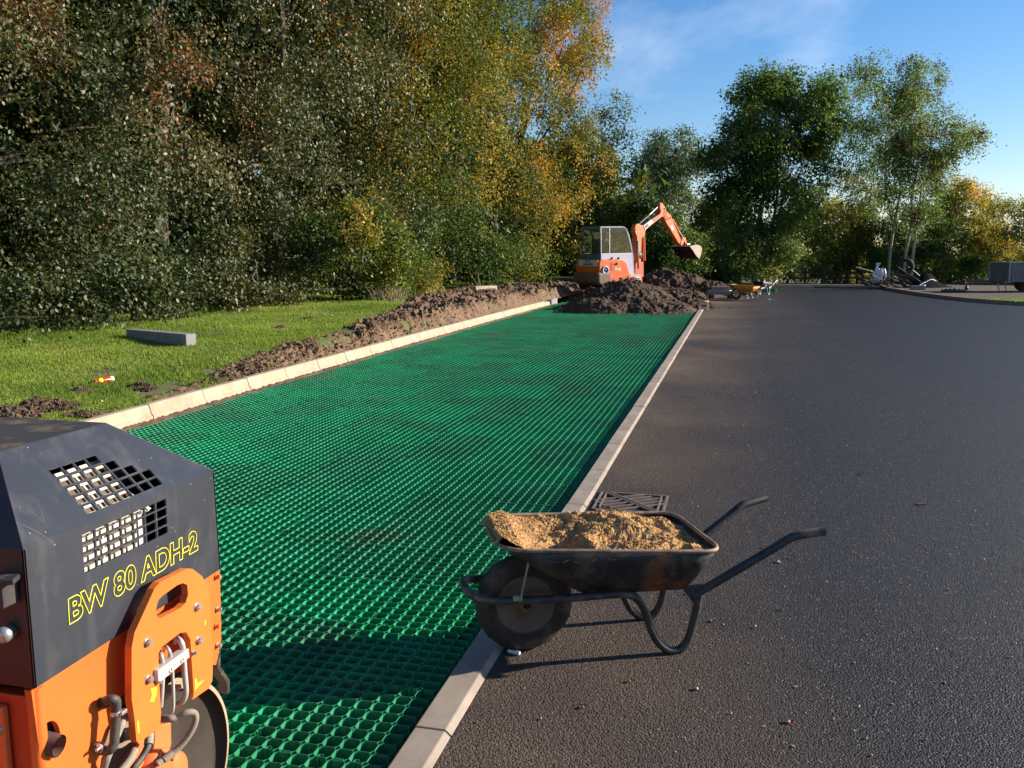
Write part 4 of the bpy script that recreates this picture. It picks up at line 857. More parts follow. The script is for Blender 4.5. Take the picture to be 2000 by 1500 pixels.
b=B(); b.plate([es(*p,.02) for p in ((875,1040),(1010,1040),(1012,1062),(875,1064))],[],er,1.0); b.build('step_plate',m_galv,xc)
# tracks (their tops show over the soil only from the side)
for s in (-1,1):
    c=ex_root+el*(.52*s)-ef*.0; c.z=.50; L=.62; R=.22; prof=[]
    for k in range(12): a=PI/2+PI*k/11; prof.append((-L+R*math.cos(a),R*math.sin(a)))
    for k in range(12): a=-PI/2+PI*k/11; prof.append((L+R*math.cos(a),R*math.sin(a)))
    inn=[(x*.93 if abs(x)<L else x-math.copysign(.04,x),z*.82) for x,z in prof]
    b=B(); b.plate([c+ef*x+UPV*z+el*.14 for x,z in prof],[[c+ef*x+UPV*z+el*.14 for x,z in inn]],el,.28)
    for k in range(30): x=-.7+k*.048; b.box(c+ef*x+UPV*(R+.008),(.02,.28,.025),Matrix.Rotation(RZ,3,'Z'))
    tk=b.build('track',m_rubber,xc)
    b=B(); b.box(c,(1.1,.12,.16),Matrix.Rotation(RZ,3,'Z'))
    for x in (-L,-.2,.2,L): b.lathe(c+ef*x-el*.10-UPV*(.0 if abs(x)==L else .07),el,[(0,0),(.15 if abs(x)==L else .08,0),(.15 if abs(x)==L else .08,.2),(0,.2)],20)
    b.build('track_frame',m_blackm,tk)
# arm in its own vertical plane, swung a little further from the camera
PB=math.radians(45); bf=RGT*math.cos(PB)+FWD*math.sin(PB); br=Vector((bf.y,-bf.x,0)); O2=es(985,1040)+el*.42+ef*.1
def bp(cx,cy,o=0): return onplane(*ec(cx,cy),O2+br*o,br)
def arm(name,poly,w,mat,o=0,bev=.012):
    b=B(); b.plate([bp(*p,o+w/2) for p in poly],[],br,w); return b.build(name,mat,xc,bevel=bev)
arm('swing_post',[(935,1045),(945,900),(965,870),(1040,880),(1050,1070),(940,1080)],.26,m_red)
arm('boom',[(965,1030),(958,900),(965,620),(950,510),(928,470),(945,400),(965,378),(990,380),(1020,405),(1045,400),(1255,262),(1275,215),(1300,235),(1300,285),(1270,300),(1075,460),(1062,540),(1025,570),(1012,900),(1000,1040)],.17,m_or)
arm('boom_label',[(1050,400),(1152,322),(1176,358),(1066,460)],.02,m_white,.09,0)
o=bp(1068,442,.105); dd=(bp(1165,365,.105)-o).normalized(); uu=(br.cross(dd)); uu=uu if uu.z>0 else -uu
M=Matrix(((dd.x,uu.x,br.x,o.x-ex_root.x),(dd.y,uu.y,br.y,o.y-ex_root.y),(dd.z,uu.z,br.z,o.z),(0,0,0,1))); textmesh('boom_lettering','AKC',.13,m_black,xc,M,offset=.004,ext=.002)
arm('boom_patch',[(1158,318),(1235,268),(1250,300),(1178,350)],.015,pm('dull_maroon',(.30,.10,.08),rough=.6),.09,0)
arm('stick',[(1262,112),(1290,108),(1320,150),(1345,215),(1410,275),(1418,310),(1445,380),(1535,590),(1528,640),(1505,635),(1345,370),(1330,330),(1288,265),(1262,180)],.15,m_or)
arm('stick_label',[(1395,410),(1425,398),(1445,455),(1415,468)],.01,m_white,.08,0)
def cyl(name,a,c,r,mat,o=0,n=12): b=B(); b.tube([bp(*a,o),bp(*c,o)],r,n); return b.build(name,mat,xc)
cyl('stick_cylinder',(990,378),(1120,265),.045,m_rubber,.0); cyl('cylinder_rod',(1120,265),(1262,132),.026,m_steel,.0)
cyl('boom_cylinder',(1052,545),(1060,860),.035,m_or2,-.08); cyl('cylinder_rod',(1038,560),(1040,1000),.022,m_red,.0)
cyl('boom_cylinder',(972,600),(975,780),.04,m_galv,.14); cyl('cylinder_rod',(975,780),(985,960),.03,m_or2,.14)
cyl('bucket_cylinder',(1415,320),(1500,470),.042,m_or,.0); cyl('cylinder_rod',(1495,465),(1562,562),.026,m_galv,.0)
arm('bucket_link',[(1558,560),(1585,552),(1600,570),(1555,660),(1535,665),(1530,640)],.20,m_or2)
arm('bucket_link',[(1578,570),(1597,565),(1612,640),(1595,650)],.10,m_or2)
for o_ in (-.06,.07):
    P=[bp(960,430,o_),bp(935,480,o_*1.5),bp(960,560,o_*1.8),bp(958,700,o_*1.8),bp(965,850,o_*1.8),bp(985,960,o_)]; b=B(); b.tube(smoothline(P),.014,8); b.build('hydraulic_hose',m_rubber,xc)
    P=[bp(1290,190,o_),bp(1340,180,o_*1.6),bp(1335,260,o_*1.6),bp(1375,320,o_*1.6),bp(1410,290,o_*1.3)]; b=B(); b.tube(smoothline(P),.012,8); b.build('hydraulic_hose',m_rubber,xc)
b=B(); b.lathe(bp(975,790,.05),br,[(.04,0),(.12,.08),(.12,.10),(.0,.10)],14); b.build('work_light',m_blackm,xc)
# bucket: side cheeks joined by a curved shell
BW=.42; cheek=[(1560,690),(1600,640),(1680,668),(1740,655),(1788,668),(1806,700),(1800,760),(1775,838),(1740,795),(1700,730)]
for s,nm in ((1,m_galv),(-1,m_blackm)):
    b=B(); b.plate([bp(*p,BW+.015)-br*(0 if s>0 else 2*BW) for p in [(1650,672),(1690,664),(1740,652),(1788,666),(1806,700),(1800,760),(1775,838),(1735,800),(1695,735)]],[],br*s,.02); b.build('bucket_cheek',pm('bucket_tan',(.44,.36,.27),(.34,.27,.20),rough=.7,scale=10) if s>0 else m_blackm,xc)
b=B(); sh=[(1640,674),(1690,664),(1740,652),(1788,666),(1806,700),(1800,760),(1775,838)]; A_=[bp(*p,BW) for p in sh]; C2=[v-br*2*BW for v in A_]; k=len(sh)
b.add(A_+C2,[(i,i+1,i+1+k,i+k) for i in range(k-1)]); o=b.build('bucket_shell',m_soild,xc); m=o.modifiers.new('t','SOLIDIFY'); m.thickness=.02
b=B(); b.box(bp(1612,668,0)+UPV*.01,(.22,.16,.16),Matrix.Rotation(PB+YAW,3,'Z')); b.build('bucket_ear',m_galv,xc,bevel=.02)
r=np.random.default_rng(3); u=r.uniform(-.9,.9,160); t=r.uniform(0,1,160); Pk=np.array([tuple(bp(1670+t[i]*100,700+r.uniform(-12,10),BW)-br*BW*(1-u[i])) for i in range(160)])
tag(clods('soil_load',Pk,np.full(160,.06),m_soild,None,None,4,None,None),'dark soil carried in the raised excavator bucket','soil')
# driver: one skinned body, seated, with hi-vis vest
def person_seated(base,fw,label):
    lf=Vector((-fw.y,fw.x,0)); R=thing('person',label,'person',base)
    V=[];E=[];Rd=[]
    def v(f,l,z,rad): V.append(fw*f+lf*l+UPV*z); Rd.append(rad); return len(V)-1
    pel=v(0,0,.1,.15);ch=v(-.02,0,.38,.16);nk=v(.02,0,.58,.06);E+=[(pel,ch),(ch,nk)]
    hd=v(.04,0,.68,.085);ht=v(.05,0,.80,.09);E+=[(nk,hd),(hd,ht)]
    for s in (-1,1):
        sh=v(0,s*.19,.50,.065);elb=v(.10,s*.26,.26,.045);wr=v(.36,s*.24,.28,.032);hn=v(.43,s*.24,.29,.035);E+=[(ch,sh),(sh,elb),(elb,wr),(wr,hn)]
        hp=v(.08,s*.10,.08,.09);kn=v(.46,s*.14,.10,.065);an=v(.50,s*.14,-.32,.045);ft=v(.64,s*.14,-.36,.04);E+=[(pel,hp),(hp,kn),(kn,an),(an,ft)]
    me=bpy.data.meshes.new('body'); me.from_pydata(V,E,[]); o=link('body',me,m_navy,R)
    sk=o.modifiers.new('skin','SKIN')
    for i,rd in enumerate(Rd): me.skin_vertices[0].data[i].radius=(rd,rd)
    me.skin_vertices[0].data[0].use_root=True; o.modifiers.new('s','SUBSURF').levels=2
    b=B(); b.lathe(fw*.055+UPV*.60,(0,0,1),[(.0,.0),(.06,.01),(.083,.06),(.092,.12),(.086,.18),(.05,.225),(0,.235)],20)
    b.box(fw*.145+UPV*.705,(.03,.03,.05)); b.box(fw*.05+lf*.093+UPV*.71,(.03,.015,.05)); b.box(fw*.05-lf*.093+UPV*.71,(.03,.015,.05)); h=b.build('head',m_skin,R,world=False,bevel=.005)
    b=B(); b.lathe(fw*.035+UPV*.70,(0,0,1),[(.095,-.03),(.10,.05),(.092,.10),(.05,.142),(0,.15)],20); b.build('hair',m_bark,R,world=False)
    b=B(); b.lathe(UPV*.12-fw*.01,(0,0,1),[(.165,0),(.185,.12),(.185,.28),(.15,.40),(.08,.45)],20); b.build('vest',m_navy,R,world=False)
    for s in (-1,1): b=B(); b.tube([fw*.155+lf*s*.08+UPV*.14,fw*.185+lf*s*.085+UPV*.35,fw*.12+lf*s*.08+UPV*.5,fw*0+lf*s*.08+UPV*.56],.018,8); b.build('reflective_braces',m_hiv,R,world=False)
    return R
person_seated(sc-UPV*.06+ef*.12,ef,'driver with short dark hair and yellow braces seated in the excavator cab')
# ---------------------------------------------------------------- things around the far end
def hd(ang): d=RGT*math.cos(ang)+FWD*math.sin(ang); return math.atan2(d.y,d.x)
q=gp(1438,585); make_barrow('orange yellow wheelbarrow with a dusty wheel beside the stacked kerb stones',(q.x,q.y,0),hd(-.75),m_ytray,m_ytray,m_galv,m_white,m_tyre,sand=False,strap=m_galv)
q=gp(1480,576.5); make_barrow('black wheelbarrow parked behind the yellow one',(q.x,q.y,0),hd(.9),m_tray,m_tray,m_galv,m_rim,m_tyre,sand=False,strap=m_galv)
ks=thing('kerb_stone_stack','grey kerb stones stacked on timber bearers at the far end of the flush kerb','kerb stones',gp(1410,583)); q=gp(1410,583); aR=hd(0)
for i,(dx,dz,L,dy) in enumerate([(0,.20,1.0,0),(.05,.20,1.0,.16),(-.05,.335,.62,.08)]):
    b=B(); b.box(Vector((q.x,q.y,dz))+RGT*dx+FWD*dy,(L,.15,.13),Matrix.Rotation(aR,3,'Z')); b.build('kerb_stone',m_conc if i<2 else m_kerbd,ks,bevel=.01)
for s in (-.35,.3): b=B(); b.box(Vector((q.x,q.y,.07))+RGT*s+FWD*.08,(.1,.5,.13),Matrix.Rotation(aR,3,'Z')); b.build('bearer',m_wood,ks,bevel=.005)
q=gp(1478,571); ps=thing('paver_stack','low stack of unused green plastic pavers behind the two far wheelbarrows','paving',(q.x,q.y,0))
for i in range(3):
    for s in (-.52,.0,.52):
        o=meA.copy(); COL.objects.link(o); o.parent=ps; o.location=(RGT.x*s-.25,RGT.y*s,.05+i*.048); o.rotation_euler=(0,0,aR+rnd.uniform(-.04,.04))
q=gp(1494,566); b=B(); b.box((q.x,q.y,.13),(.5,.35,.26),Matrix.Rotation(aR,3,'Z')); tag(b.build('kerb_block',m_kerb,None,bevel=.01),'cream concrete block behind the black far wheelbarrow','concrete block')
q=gp(1505,588); b=B(); b.tube(smoothline([(q.x-.12,q.y,.01),(q.x-.05,q.y+.03,.05),(q.x,q.y,.02),(q.x+.12,q.y,.03)]),.025,6); tag(b.build('paper_scrap',m_plast),'crumpled white scrap lying on the far tarmac in front of the black wheelbarrow','litter')
for px,py in ((866,596),(1502,588)): pass
# timber edging lying by the far kerb
for x0p,x1p,yp,mt,lab in ((1592,1718,561,m_wood,'long dark timber lying along the far kerb'),(1508,1588,560,m_woodl,'paler timber plank on the far kerb left of the dark one')):
    a=gp(x0p,yp,.15); c=gp(x1p,yp,.15); b=B(); d=c-a; b.box((a+c)/2,(d.length,.12,.07),Matrix.Rotation(math.atan2(d.y,d.x),3,'Z')); tag(b.build('timber_plank',mt,None,bevel=.004),lab,'timber')
# post and rail fence behind the trees
fn=thing('post_and_rail_fence','dark wooden post and rail fence beyond the trees at the far end','fence',(0,0,0))
FY=49.0; fz=float(terr(np.array(FY)))
def fpt(px): v=at(px,560,FY/math.cos(0)*.985); return v.x,v.y
fp=[Vector((*fpt(px),fz)) for px in np.linspace(1470,2080,19)]
for i,p in enumerate(fp):
    b=B(); b.box(p+UPV*.58,(.11,.11,1.2),Matrix.Rotation(YAW,3,'Z')); b.build('post',m_wood,fn)
    if i:
        for z in (.35,.68,1.0): b=B(); d=p-fp[i-1]; b.box((p+fp[i-1])/2+UPV*(z+rnd.uniform(-.02,.02))-FWD*.07,(d.length+.1,.04,.09),Matrix.Rotation(math.atan2(d.y,d.x),3,'Z')); b.build('rail',m_wood,fn)
# heap of scrap timber and brush
q=gp(1765,566,.07); wp=thing('scrap_timber_heap','dark heap of scrap timber, branches and posts behind the far right kerb','timber heap',(q.x,q.y,.07)); r_=random.Random(5)
for i in range(36):
    cx=1690+r_.random()*150; top=524+abs(cx-1755)*.40; py=top+r_.random()*(560-top); v=at(cx,py,38+r_.uniform(-.7,.7)); L=r_.uniform(.6,1.9); a=r_.uniform(-.35,.1)+(-.25); hz=r_.uniform(-.5,.5)
    d=(RGT*math.cos(hz)+FWD*math.sin(hz)); d=(d*math.cos(a)+UPV*math.sin(a)).normalized(); v.z=max(v.z,.12)
    w=r_.choice([.05,.08,.12,.1]); b=B()
    if i%3: b.box(v,(L,w,w*.6),d.to_track_quat('X','Z').to_matrix())
    else: b.tube(smoothline([v-d*L/2,v-d*L/5+UPV*r_.uniform(-.06,.06),v+d*L/4+UPV*r_.uniform(-.06,.06),v+d*L/2]),[w*.35]*19 if False else w*.33,7)
    b.build('plank' if i%3 else 'branch',r_.choice([m_wood,m_wood,m_bark,m_blackm]),wp)
for (a,c_,w) in (((1672,522),(1722,536),.05),):
    A=at(*a,37.2);C2=at(*c_,37.2); b=B(); b.tube([A,C2],w*.6,7); b.build('pole',m_barkp,wp)
b=B(); b.lathe(at(1769,520,38),(FWD*.8+RGT*.5),[(.18,-.08),(.30,-.10),(.34,0),(.30,.10),(.18,.08)],24); tag(b.build('old_tyre',m_tyre),'old black tyre lying on top of the scrap timber heap','tyre')
r_=random.Random(9); wf=thing('plastic_sheet','torn white plastic sheet hanging on the left side of the scrap timber','plastic sheet',at(1722,535,37))
for i in range(22):
    x=1712+r_.random()*16; b=B(); P=[at(x,524+r_.random()*8,36.7),at(x+r_.uniform(-9,7),536,36.6),at(x-6+r_.uniform(-8,6),545+r_.random()*8,36.7)]; b.tube(smoothline(P),[.028]*5+[.022]*4+[.012]*4,5,flat=.25); b.build('strip',m_plast,wf)
b=B(); b.box(at(1713,522,36.8),(.10,.05,.30),Matrix.Rotation(.2,3,'Y')); b.box(at(1715,515,36.8),(.18,.05,.06)); tag(b.build('plastic_offcut',m_plast,None,bevel=.01),'white plastic offcut standing at the top left of the scrap heap','plastic sheet')
# black tarpaulin mound with pale edge
tp=thing('tarpaulin','black tarpaulin humped over a load with a pale folded edge, right of the scrap timber','tarpaulin',gp(1830,562,.07)); n=40
u,v=np.meshgrid(np.linspace(0,1,n),np.linspace(0,1,n)); bx=np.zeros((n,n,3)); a=gp(1797,563,.07); c=gp(1868,561,.07)
for i in range(n):
    for j in range(n):
        p=a.lerp(c,u[i,j])+FWD*v[i,j]*1.3; h=.60*math.exp(-((u[i,j]-.33)/.30)**2)*math.sin(PI*min(1,v[i,j]*1.1))**.6 if v[i,j]<.91 else 0; bx[i,j]=(p.x-tp.location.x,p.y-tp.location.y,max(0,h)*1.0+.03*float(fbm(u[i,j]*6,v[i,j]*6,seed=5)) )
gridmesh('sheet',bx,m_tarp,tp)
b=B(); b.tube([tp.location+Vector(bx[4,k])+UPV*.012 for k in range(1,19)],.016,8); b.build('folded_edge',m_plast,tp)
b=B(); v=gp(1792,566,.07); b.box(v+UPV*.08,(.55,.2,.16),Matrix.Rotation(YAW-.1,3,'Z')); tag(b.build('kerb_block',m_conc,None,bevel=.01),'grey concrete block lying at the left foot of the tarpaulin','concrete block')
b=B(); v=gp(1804,564,.07); b.lathe(v,(0,0,1),[(0,0),(.05,0),(.06,.16),(0,.16)],14); tag(b.build('marker_cap',m_white),'small white tub beside the tarpaulin','tub')
clods('scrap_bricks',np.array([tuple(gp(1840+i*2.6,567+ (i%3),.12)) for i in range(18)]),np.full(18,.09),m_blackm,'row of dark rubble lumps behind the right kerb','rubble',12)
# trailer
tr_=thing('box_trailer','grey box trailer with raised steel sides and a long drawbar at the right edge','trailer',gp(1990,560,.07)); 
A=at(1934,546,34.5); Bc=at(1972,548,33.2); Hh=.70; fdir=(Bc-A); fdir.z=0; fdir.normalize(); sdir=Vector((-fdir.y,fdir.x,0)); 
if sdir.dot(RGT)<0: sdir=-sdir
Lt=2.2; wd=(Bc-A).length; z0=A.z-.05; ct=A+fdir*wd/2+sdir*Lt/2; 
Rt=Matrix((( -fdir.x,sdir.x,0),(-fdir.y,sdir.y,0),(0,0,1)))
def tb(nm,c,d,mat,bev=.006): b=B(); b.box(c,d,Rt); return b.build(nm,mat,tr_,bevel=bev)
A0=Vector((A.x,A.y,z0))
tb('headboard',A0+fdir*wd/2+UPV*Hh/2,(wd,.05,Hh),m_trail); tb('tailboard',A0+fdir*wd/2+sdir*Lt+UPV*Hh/2,(wd,.05,Hh),m_trail)
for s in (0,1): tb('side_panel',A0+fdir*wd*s+sdir*(Lt/2)+UPV*Hh/2,(.05,Lt-.06,Hh),m_trail)
tb('floor',A0+fdir*wd/2+sdir*(Lt/2)+UPV*.03,(wd-.06,Lt-.06,.05),m_trail)
for s in (0,1): tb('corner_post',A0+fdir*wd*s+UPV*(Hh/2)-sdir*.035,(.08,.05,Hh+.02),m_galv)
for s in (0,.5,1): tb('rail',A0+fdir*wd*s+sdir*(Lt/2)+UPV*(Hh+.02) if s!=.5 else A0+fdir*wd/2+UPV*(Hh+.02),(.07,Lt,.03) if s!=.5 else (wd,.07,.03),m_galv)
tb('cover',A0+fdir*wd/2+sdir*(Lt/2)+UPV*(Hh-.04),(wd-.08,Lt-.08,.03),pm('trailer_cover',(.16,.17,.17),rough=.6))
d0=at(1960,549,34.2); d1=at(1889,550,35.2); b=B(); dd=(d1-d0); b.box((d0+d1)/2,(dd.length,.09,.13),dd.normalized().to_track_quat('X','Z').to_matrix()); b.build('drawbar',m_trail,tr_,bevel=.01)
b=B(); b.tube([d1,Vector((d1.x,d1.y,.07))],.03,10); b.lathe(Vector((d1.x,d1.y,.14))-RGT*.04,RGT,[(0,0),(.09,0),(.09,.06),(0,.06)],16); b.build('jockey_wheel',m_blackm,tr_)
for s in (0,1):
    b=B(); c=A0+fdir*(wd*(.08 if s==0 else .92))+sdir*(Lt*.55); c.z=.07+.28; b.lathe(c-fdir*.09,fdir,[(0,0),(.15,0),(.20,-.02),(.28,.0),(.28,.18),(.20,.20),(0,.18)],28); b.build('wheel',m_tyre,tr_)
for px in (1948,1962): b=B(); v=at(px,549,34); b.tube([v,Vector((v.x,v.y,.07))+RGT*.1],.02,8); b.build('prop_leg',m_galv,tr_)
# grass on the far right island
N=30000; r=np.random.default_rng(8); P=[]
X=r.uniform(7.2,16,N); Y=r.uniform(27.8,33.5,N); kxr=np.interp(Y,[p[1] for p in RKs[::-1]],[p[0] for p in RKs[::-1]]); k=(X>kxr+.2)&(Y<31.5+.25*fbm(X,Y,seed=6)+ (X-8)*.25); X,Y=X[k],Y[k]
blades('island_grass',X,Y,0*X+.07,.03+.05*r.random(len(X)),np.clip(.4+.2*r.normal(0,1,len(X)),0,1),'patch of mown grass behind the curved kerb at the right edge',4)
# ---------------------------------------------------------------- small things on the verge
a=gp(247,676,.19); c=gp(364,691,.17); d=c-a; d.z=0; L=d.length; n_=Vector((-d.y,d.x,0)).normalized(); mid=(a+c)/2
vz=float(verge_z(mid.x,mid.y)); bm_=B(); bm_.box(Vector((mid.x,mid.y,vz+.07))+n_*.09,(L,.17,.17),Matrix.Rotation(math.atan2(d.y,d.x),3,'Z')); bl=bm_.build('concrete_beam',m_conc,None,bevel=.012); tag(bl,'long grey concrete beam lying on the grass verge','concrete beam')
a=gp(184,744,.20); c=gp(224,738,.20); zb_=float(verge_z(a.x,a.y))+.035; a.z=c.z=zb_; d=(c-a).normalized()
bt=thing('drink_bottle','red plastic drink bottle with red cap lying on the grass','bottle',a); 
b=B(); b.lathe(a,d,[(.012,.03),(.020,.05),(.033,.085),(.033,.20)],18); b.build('bottle_body',m_redp,bt); b=B(); b.lathe(a,d,[(.033,.2),(.033,.235),(.020,.245),(0,.245)],18); b.build('bottle_base',m_plast,bt)
b=B(); b.lathe(a,d,[(0,0),(.018,0),(.018,.03),(0,.03)],14); b.build('cap',m_redp,bt); b=B(); b.lathe(a,d,[(.0215,.05),(.034,.083),(.034,.09),(.0215,.055)],14); b.build('label_band',m_yel,bt)
a=gp(1090,580,.12); c=at(1146,566,29); b=B(); b.tube([a,a.lerp(c,.5)-UPV*.02,c],.007,6); tag(b.build('string_line',m_redp),'taut red string line running from the kerb end towards the excavator','string')
a=lat(1084,590,-5.5); b=B(); b.box(Vector((-5.52,26.9,.04)),(.14,.9,.2)); tag(b.build('kerb_block',m_conc,None,bevel=.01),'last loose grey kerb stone at the far end of the left kerb','kerb stone')
v=lat(945,576,-7.3); b=B(); b.box(Vector((v.x,v.y,.50)),(.25,.9,.14),Matrix.Rotation(-.5,3,'Z')); tag(b.build('concrete_piece',m_kerb,None,bevel=.01),'pale concrete piece lying on top of the dug bank below the trees','concrete block')
def twigs(name,px,py,X0,n,hm,sp,mat,label,cat,seed):
    r=random.Random(seed); v=lat(px,py,X0); R=thing(name,label,cat,(v.x,v.y,float(verge_z(v.x,v.y))))
    b=B()
    for i in range(n):
        p=Vector((r.gauss(0,sp),r.gauss(0,sp),0)); t=p+Vector((r.gauss(0,.18),r.gauss(0,.18),hm*r.uniform(.5,1))); b.tube([p,p.lerp(t,.5)+Vector((0,0,.05)),t],[.007,.005,.002],4)
    b.build('stems',mat,R,world=False)
twigs('dry_grass_tuft',755,598,-7.9,60,.42,.22,m_woodl,'pale dead grass tuft at the foot of the hedge above the dug bank','grass tuft',3)
twigs('bare_twig',940,586,-7.2,3,.8,.05,m_barkp,'two bare pale twigs sticking up from the dug bank','twig',5)
# autumn leaves on the tarmac
r_=random.Random(12); m_fall=pm('fallen_leaf_rust',(.34,.11,.03),(.22,.08,.03),rough=.7); m_fall2=pm('fallen_leaf_pale',(.40,.26,.16),rough=.8)
lf=[(1525,1098,1.2),(1494,1069,.8),(1680,927,1.1),(1528,1190,.7),(1392,1213,.8),(1345,1160,.8),(1475,1225,.7),(1795,1064,.7),(1140,1380,.8),(1365,1345,.9),(1545,1410,.9),(1232,1330,.7),(1588,1035,.6),(1730,1010,.7)]
LL=['largest rust leaf right of the near wheelbarrow handle','small leaf just below the far handle grip','pale leaf far out on the open tarmac right of the wheelbarrow','rust leaf on the tarmac below the near handle grip','leaf on the tarmac beside the wheelbarrow rear leg','pale leaf beneath the wheelbarrow handle joint','leaf on the tarmac right of the wheelbarrow leg loop','lone pale leaf near the right edge of the near tarmac','rust leaf on the tarmac close to the flush kerb, below the wheelbarrow','pale leaf on the tarmac below the wheelbarrow leg','rust leaf lowest and rightmost on the bare near tarmac','small leaf on the tarmac between wheel shadow and leg shadow','tiny pale leaf right under the near handle grip','small rust leaf right of the near handle grip']
for i,(px,py,s) in enumerate(lf):
    q=gp(px,py,.004); a=r_.random()*6; b=B(); pts=[]
    for k in range(10): t=2*PI*k/10; rr=(.017 if k%2 else .009)*s; pts.append((q.x+rr*math.cos(t+a),q.y+rr*math.sin(t+a),q.z+.004+.006*math.cos(2*t)*s))
    b.add([(q.x,q.y,q.z+.002)]+pts,[(0,k+1,(k+1)%10+1) for k in range(10)]); o=b.build('fallen_leaf',m_fall if i%3 else m_fall2); so=o.modifiers.new('t','SOLIDIFY'); so.thickness=.0008
    tag(o,LL[i],'fallen leaf','autumn leaves on the tarmac')
q=gp(1798,986); b=B(); b.box((q.x,q.y,.006),(.07,.018,.008),Matrix.Rotation(.4,3,'Z')); tag(b.build('dark_crumb',m_soild,None,bevel=.004),'dark reddish crumb of debris on the tarmac right of the wheelbarrow handles','debris')
# ---------------------------------------------------------------- trees
def rowdir(v): return v/np.linalg.norm(v,axis=-1,keepdims=True)
def foliage(name,blobs,nleaf,size,mat,parent,seed,droop=.45,tb=.5,tvar=.22,spray=16,shell=(.62,1.04),tz=None,slen=(.3,.6),noise=.9,up=.2,quad=False,under=.25):
    """blobs (m,4): x y z r -> sprays of leaves spread through the crown volume"""
    r=np.random.default_rng(seed); blobs=np.asarray(blobs,float); ns=nleaf//spray
    w=blobs[:,3]**2; i=r.choice(len(blobs),ns,p=w/w.sum()); c=blobs[i]
    d=rowdir(r.normal(0,1,(ns,3))); rad=r.uniform(shell[0]**2,shell[1]**2,ns)**.5
    rad*=1+.22*fbm(c[:,0]+d[:,0]*1.8,c[:,1]+d[:,1]*1.8,c[:,2]+d[:,2]*1.8,oct=3,seed=seed)
    base=c[:,:3]+d*(c[:,3]*rad)[:,None]*np.array([1,1,.9])
    keep=(fbm(base[:,0]*noise,base[:,1]*noise,base[:,2]*noise*1.3,oct=3,seed=seed+3)>-.22)&((d[:,2]>-.35)|(r.random(ns)<under)); base,d=base[keep],d[keep]; ns=len(base)
    dr=rowdir(d*.8+r.normal(0,.45,(ns,3))+np.array([0,0,-droop+up*0])); L=r.uniform(*slen,ns)
    t=r.uniform(-.35,1,(ns,spray)); P=base[:,None]+dr[:,None]*(t*L[:,None])[...,None]+r.normal(0,1,(ns,spray,3))*(size*.85+.065*L[:,None,None])
    P[...,2]-=(t**2)*L[:,None]*droop*.5
    P=P.reshape(-1,3); n=len(P); D=rowdir(np.repeat(dr,spray,0)*.6+r.normal(0,.7,(n,3))+np.array([0,0,-.35])); nn=r.normal(0,.5,(n,3))+np.array([.15,.0,.55])+np.repeat(d,spray,0)*.75; S_=rowdir(np.cross(D,nn)); Nn=rowdir(np.cross(S_,D))
    s=size*r.uniform(.65,1.35,n); l=s[:,None]*.5; w_=s[:,None]*.30
    if quad: co=np.empty((n,4,3)); co[:,0]=P-D*l; co[:,1]=P+S_*w_+Nn*w_*.35; co[:,2]=P+D*l; co[:,3]=P-S_*w_+Nn*w_*.35
    else: co=np.empty((n,3,3)); co[:,0]=P-D*l*.8; co[:,1]=P+S_*w_*1.25+D*l*.35; co[:,2]=P-S_*w_*1.25+D*l*.7
    tn=tb+tvar*np.repeat(1.5*fbm(base[:,0]*.55,base[:,1]*.55,base[:,2]*.4,oct=4,seed=seed+9)+r.normal(0,.28,ns),spray)+r.normal(0,.10,n)
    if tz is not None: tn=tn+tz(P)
    off=np.array(parent.location) if parent else None
    return rawmesh(name,co.reshape(-1,3),4 if quad else 3,mat,parent,np.clip(tn,0,1),off)
def limbs(root,base,tips,r0,mat,seed,crowny=.55,wob=.25):
    r=random.Random(seed); base=Vector(base); top=sum((Vector(t) for t in tips),Vector())/len(tips)
    th=base+Vector(((top.x-base.x)*.6,(top.y-base.y)*.6,(max(t[2] for t in tips)-base.z)*.85))
    pts=[base-Vector((0,0,.1))]+[base.lerp(th,k/6)+Vector((r.gauss(0,wob*.35),r.gauss(0,wob*.35),0)) for k in range(1,7)]
    sm=smoothline(pts,4); m=len(sm); b=B(); b.tube(sm,[r0*(1.25 if k==0 else 1)*(1-.85*k/(m-1)) for k in range(m)],10); tr=b.build('trunk',mat,root)
    for t in tips:
        t=Vector(t); f=min(.85,max(.30,(t.z-base.z)/(th.z-base.z+.01)-.32)); s=sm[int(f*(m-1))]; P=[s,s.lerp(t,.35)+Vector((r.gauss(0,wob),r.gauss(0,wob),wob*.6)),s.lerp(t,.7)+Vector((r.gauss(0,wob),r.gauss(0,wob),wob*.4)),t]
        q=smoothline(P,4); rr=r0*(1-.85*f)*.5; b=B(); b.tube(q,[max(.008,rr*(1-.9*k/(len(q)-1))) for k in range(len(q))],6); b.build('limb',mat,root)
G=(.030,.060,.012); G2=(.055,.095,.018); YG=(.15,.185,.03); OR=(.50,.26,.04); BR=(.15,.085,.035); RD=(.30,.07,.02)
L_dark=leafmat('leaves_olive',[(0,(.018,.038,.010)),(.35,(.052,.074,.020)),(.62,(.12,.115,.04)),(.82,(.17,.11,.045)),(.95,(.24,.085,.03)),(1,RD)],rough=.5,trans=.18,spec=.42)
L_mix=leafmat('leaves_turning',[(0,G),(.30,G2),(.52,YG),(.72,(.36,.24,.035)),(.88,OR),(1,(.42,.14,.03))],rough=.42,trans=.3)
L_green=leafmat('leaves_green',[(0,(.035,.07,.018)),(.5,(.08,.13,.03)),(.8,(.16,.2,.04)),(1,(.30,.25,.04))],rough=.4,trans=.4)
L_maple=leafmat('leaves_maple',[(0,(.04,.075,.02)),(.5,(.085,.145,.034)),(.85,(.16,.22,.05)),(1,(.22,.17,.03))],rough=.4,trans=.45)
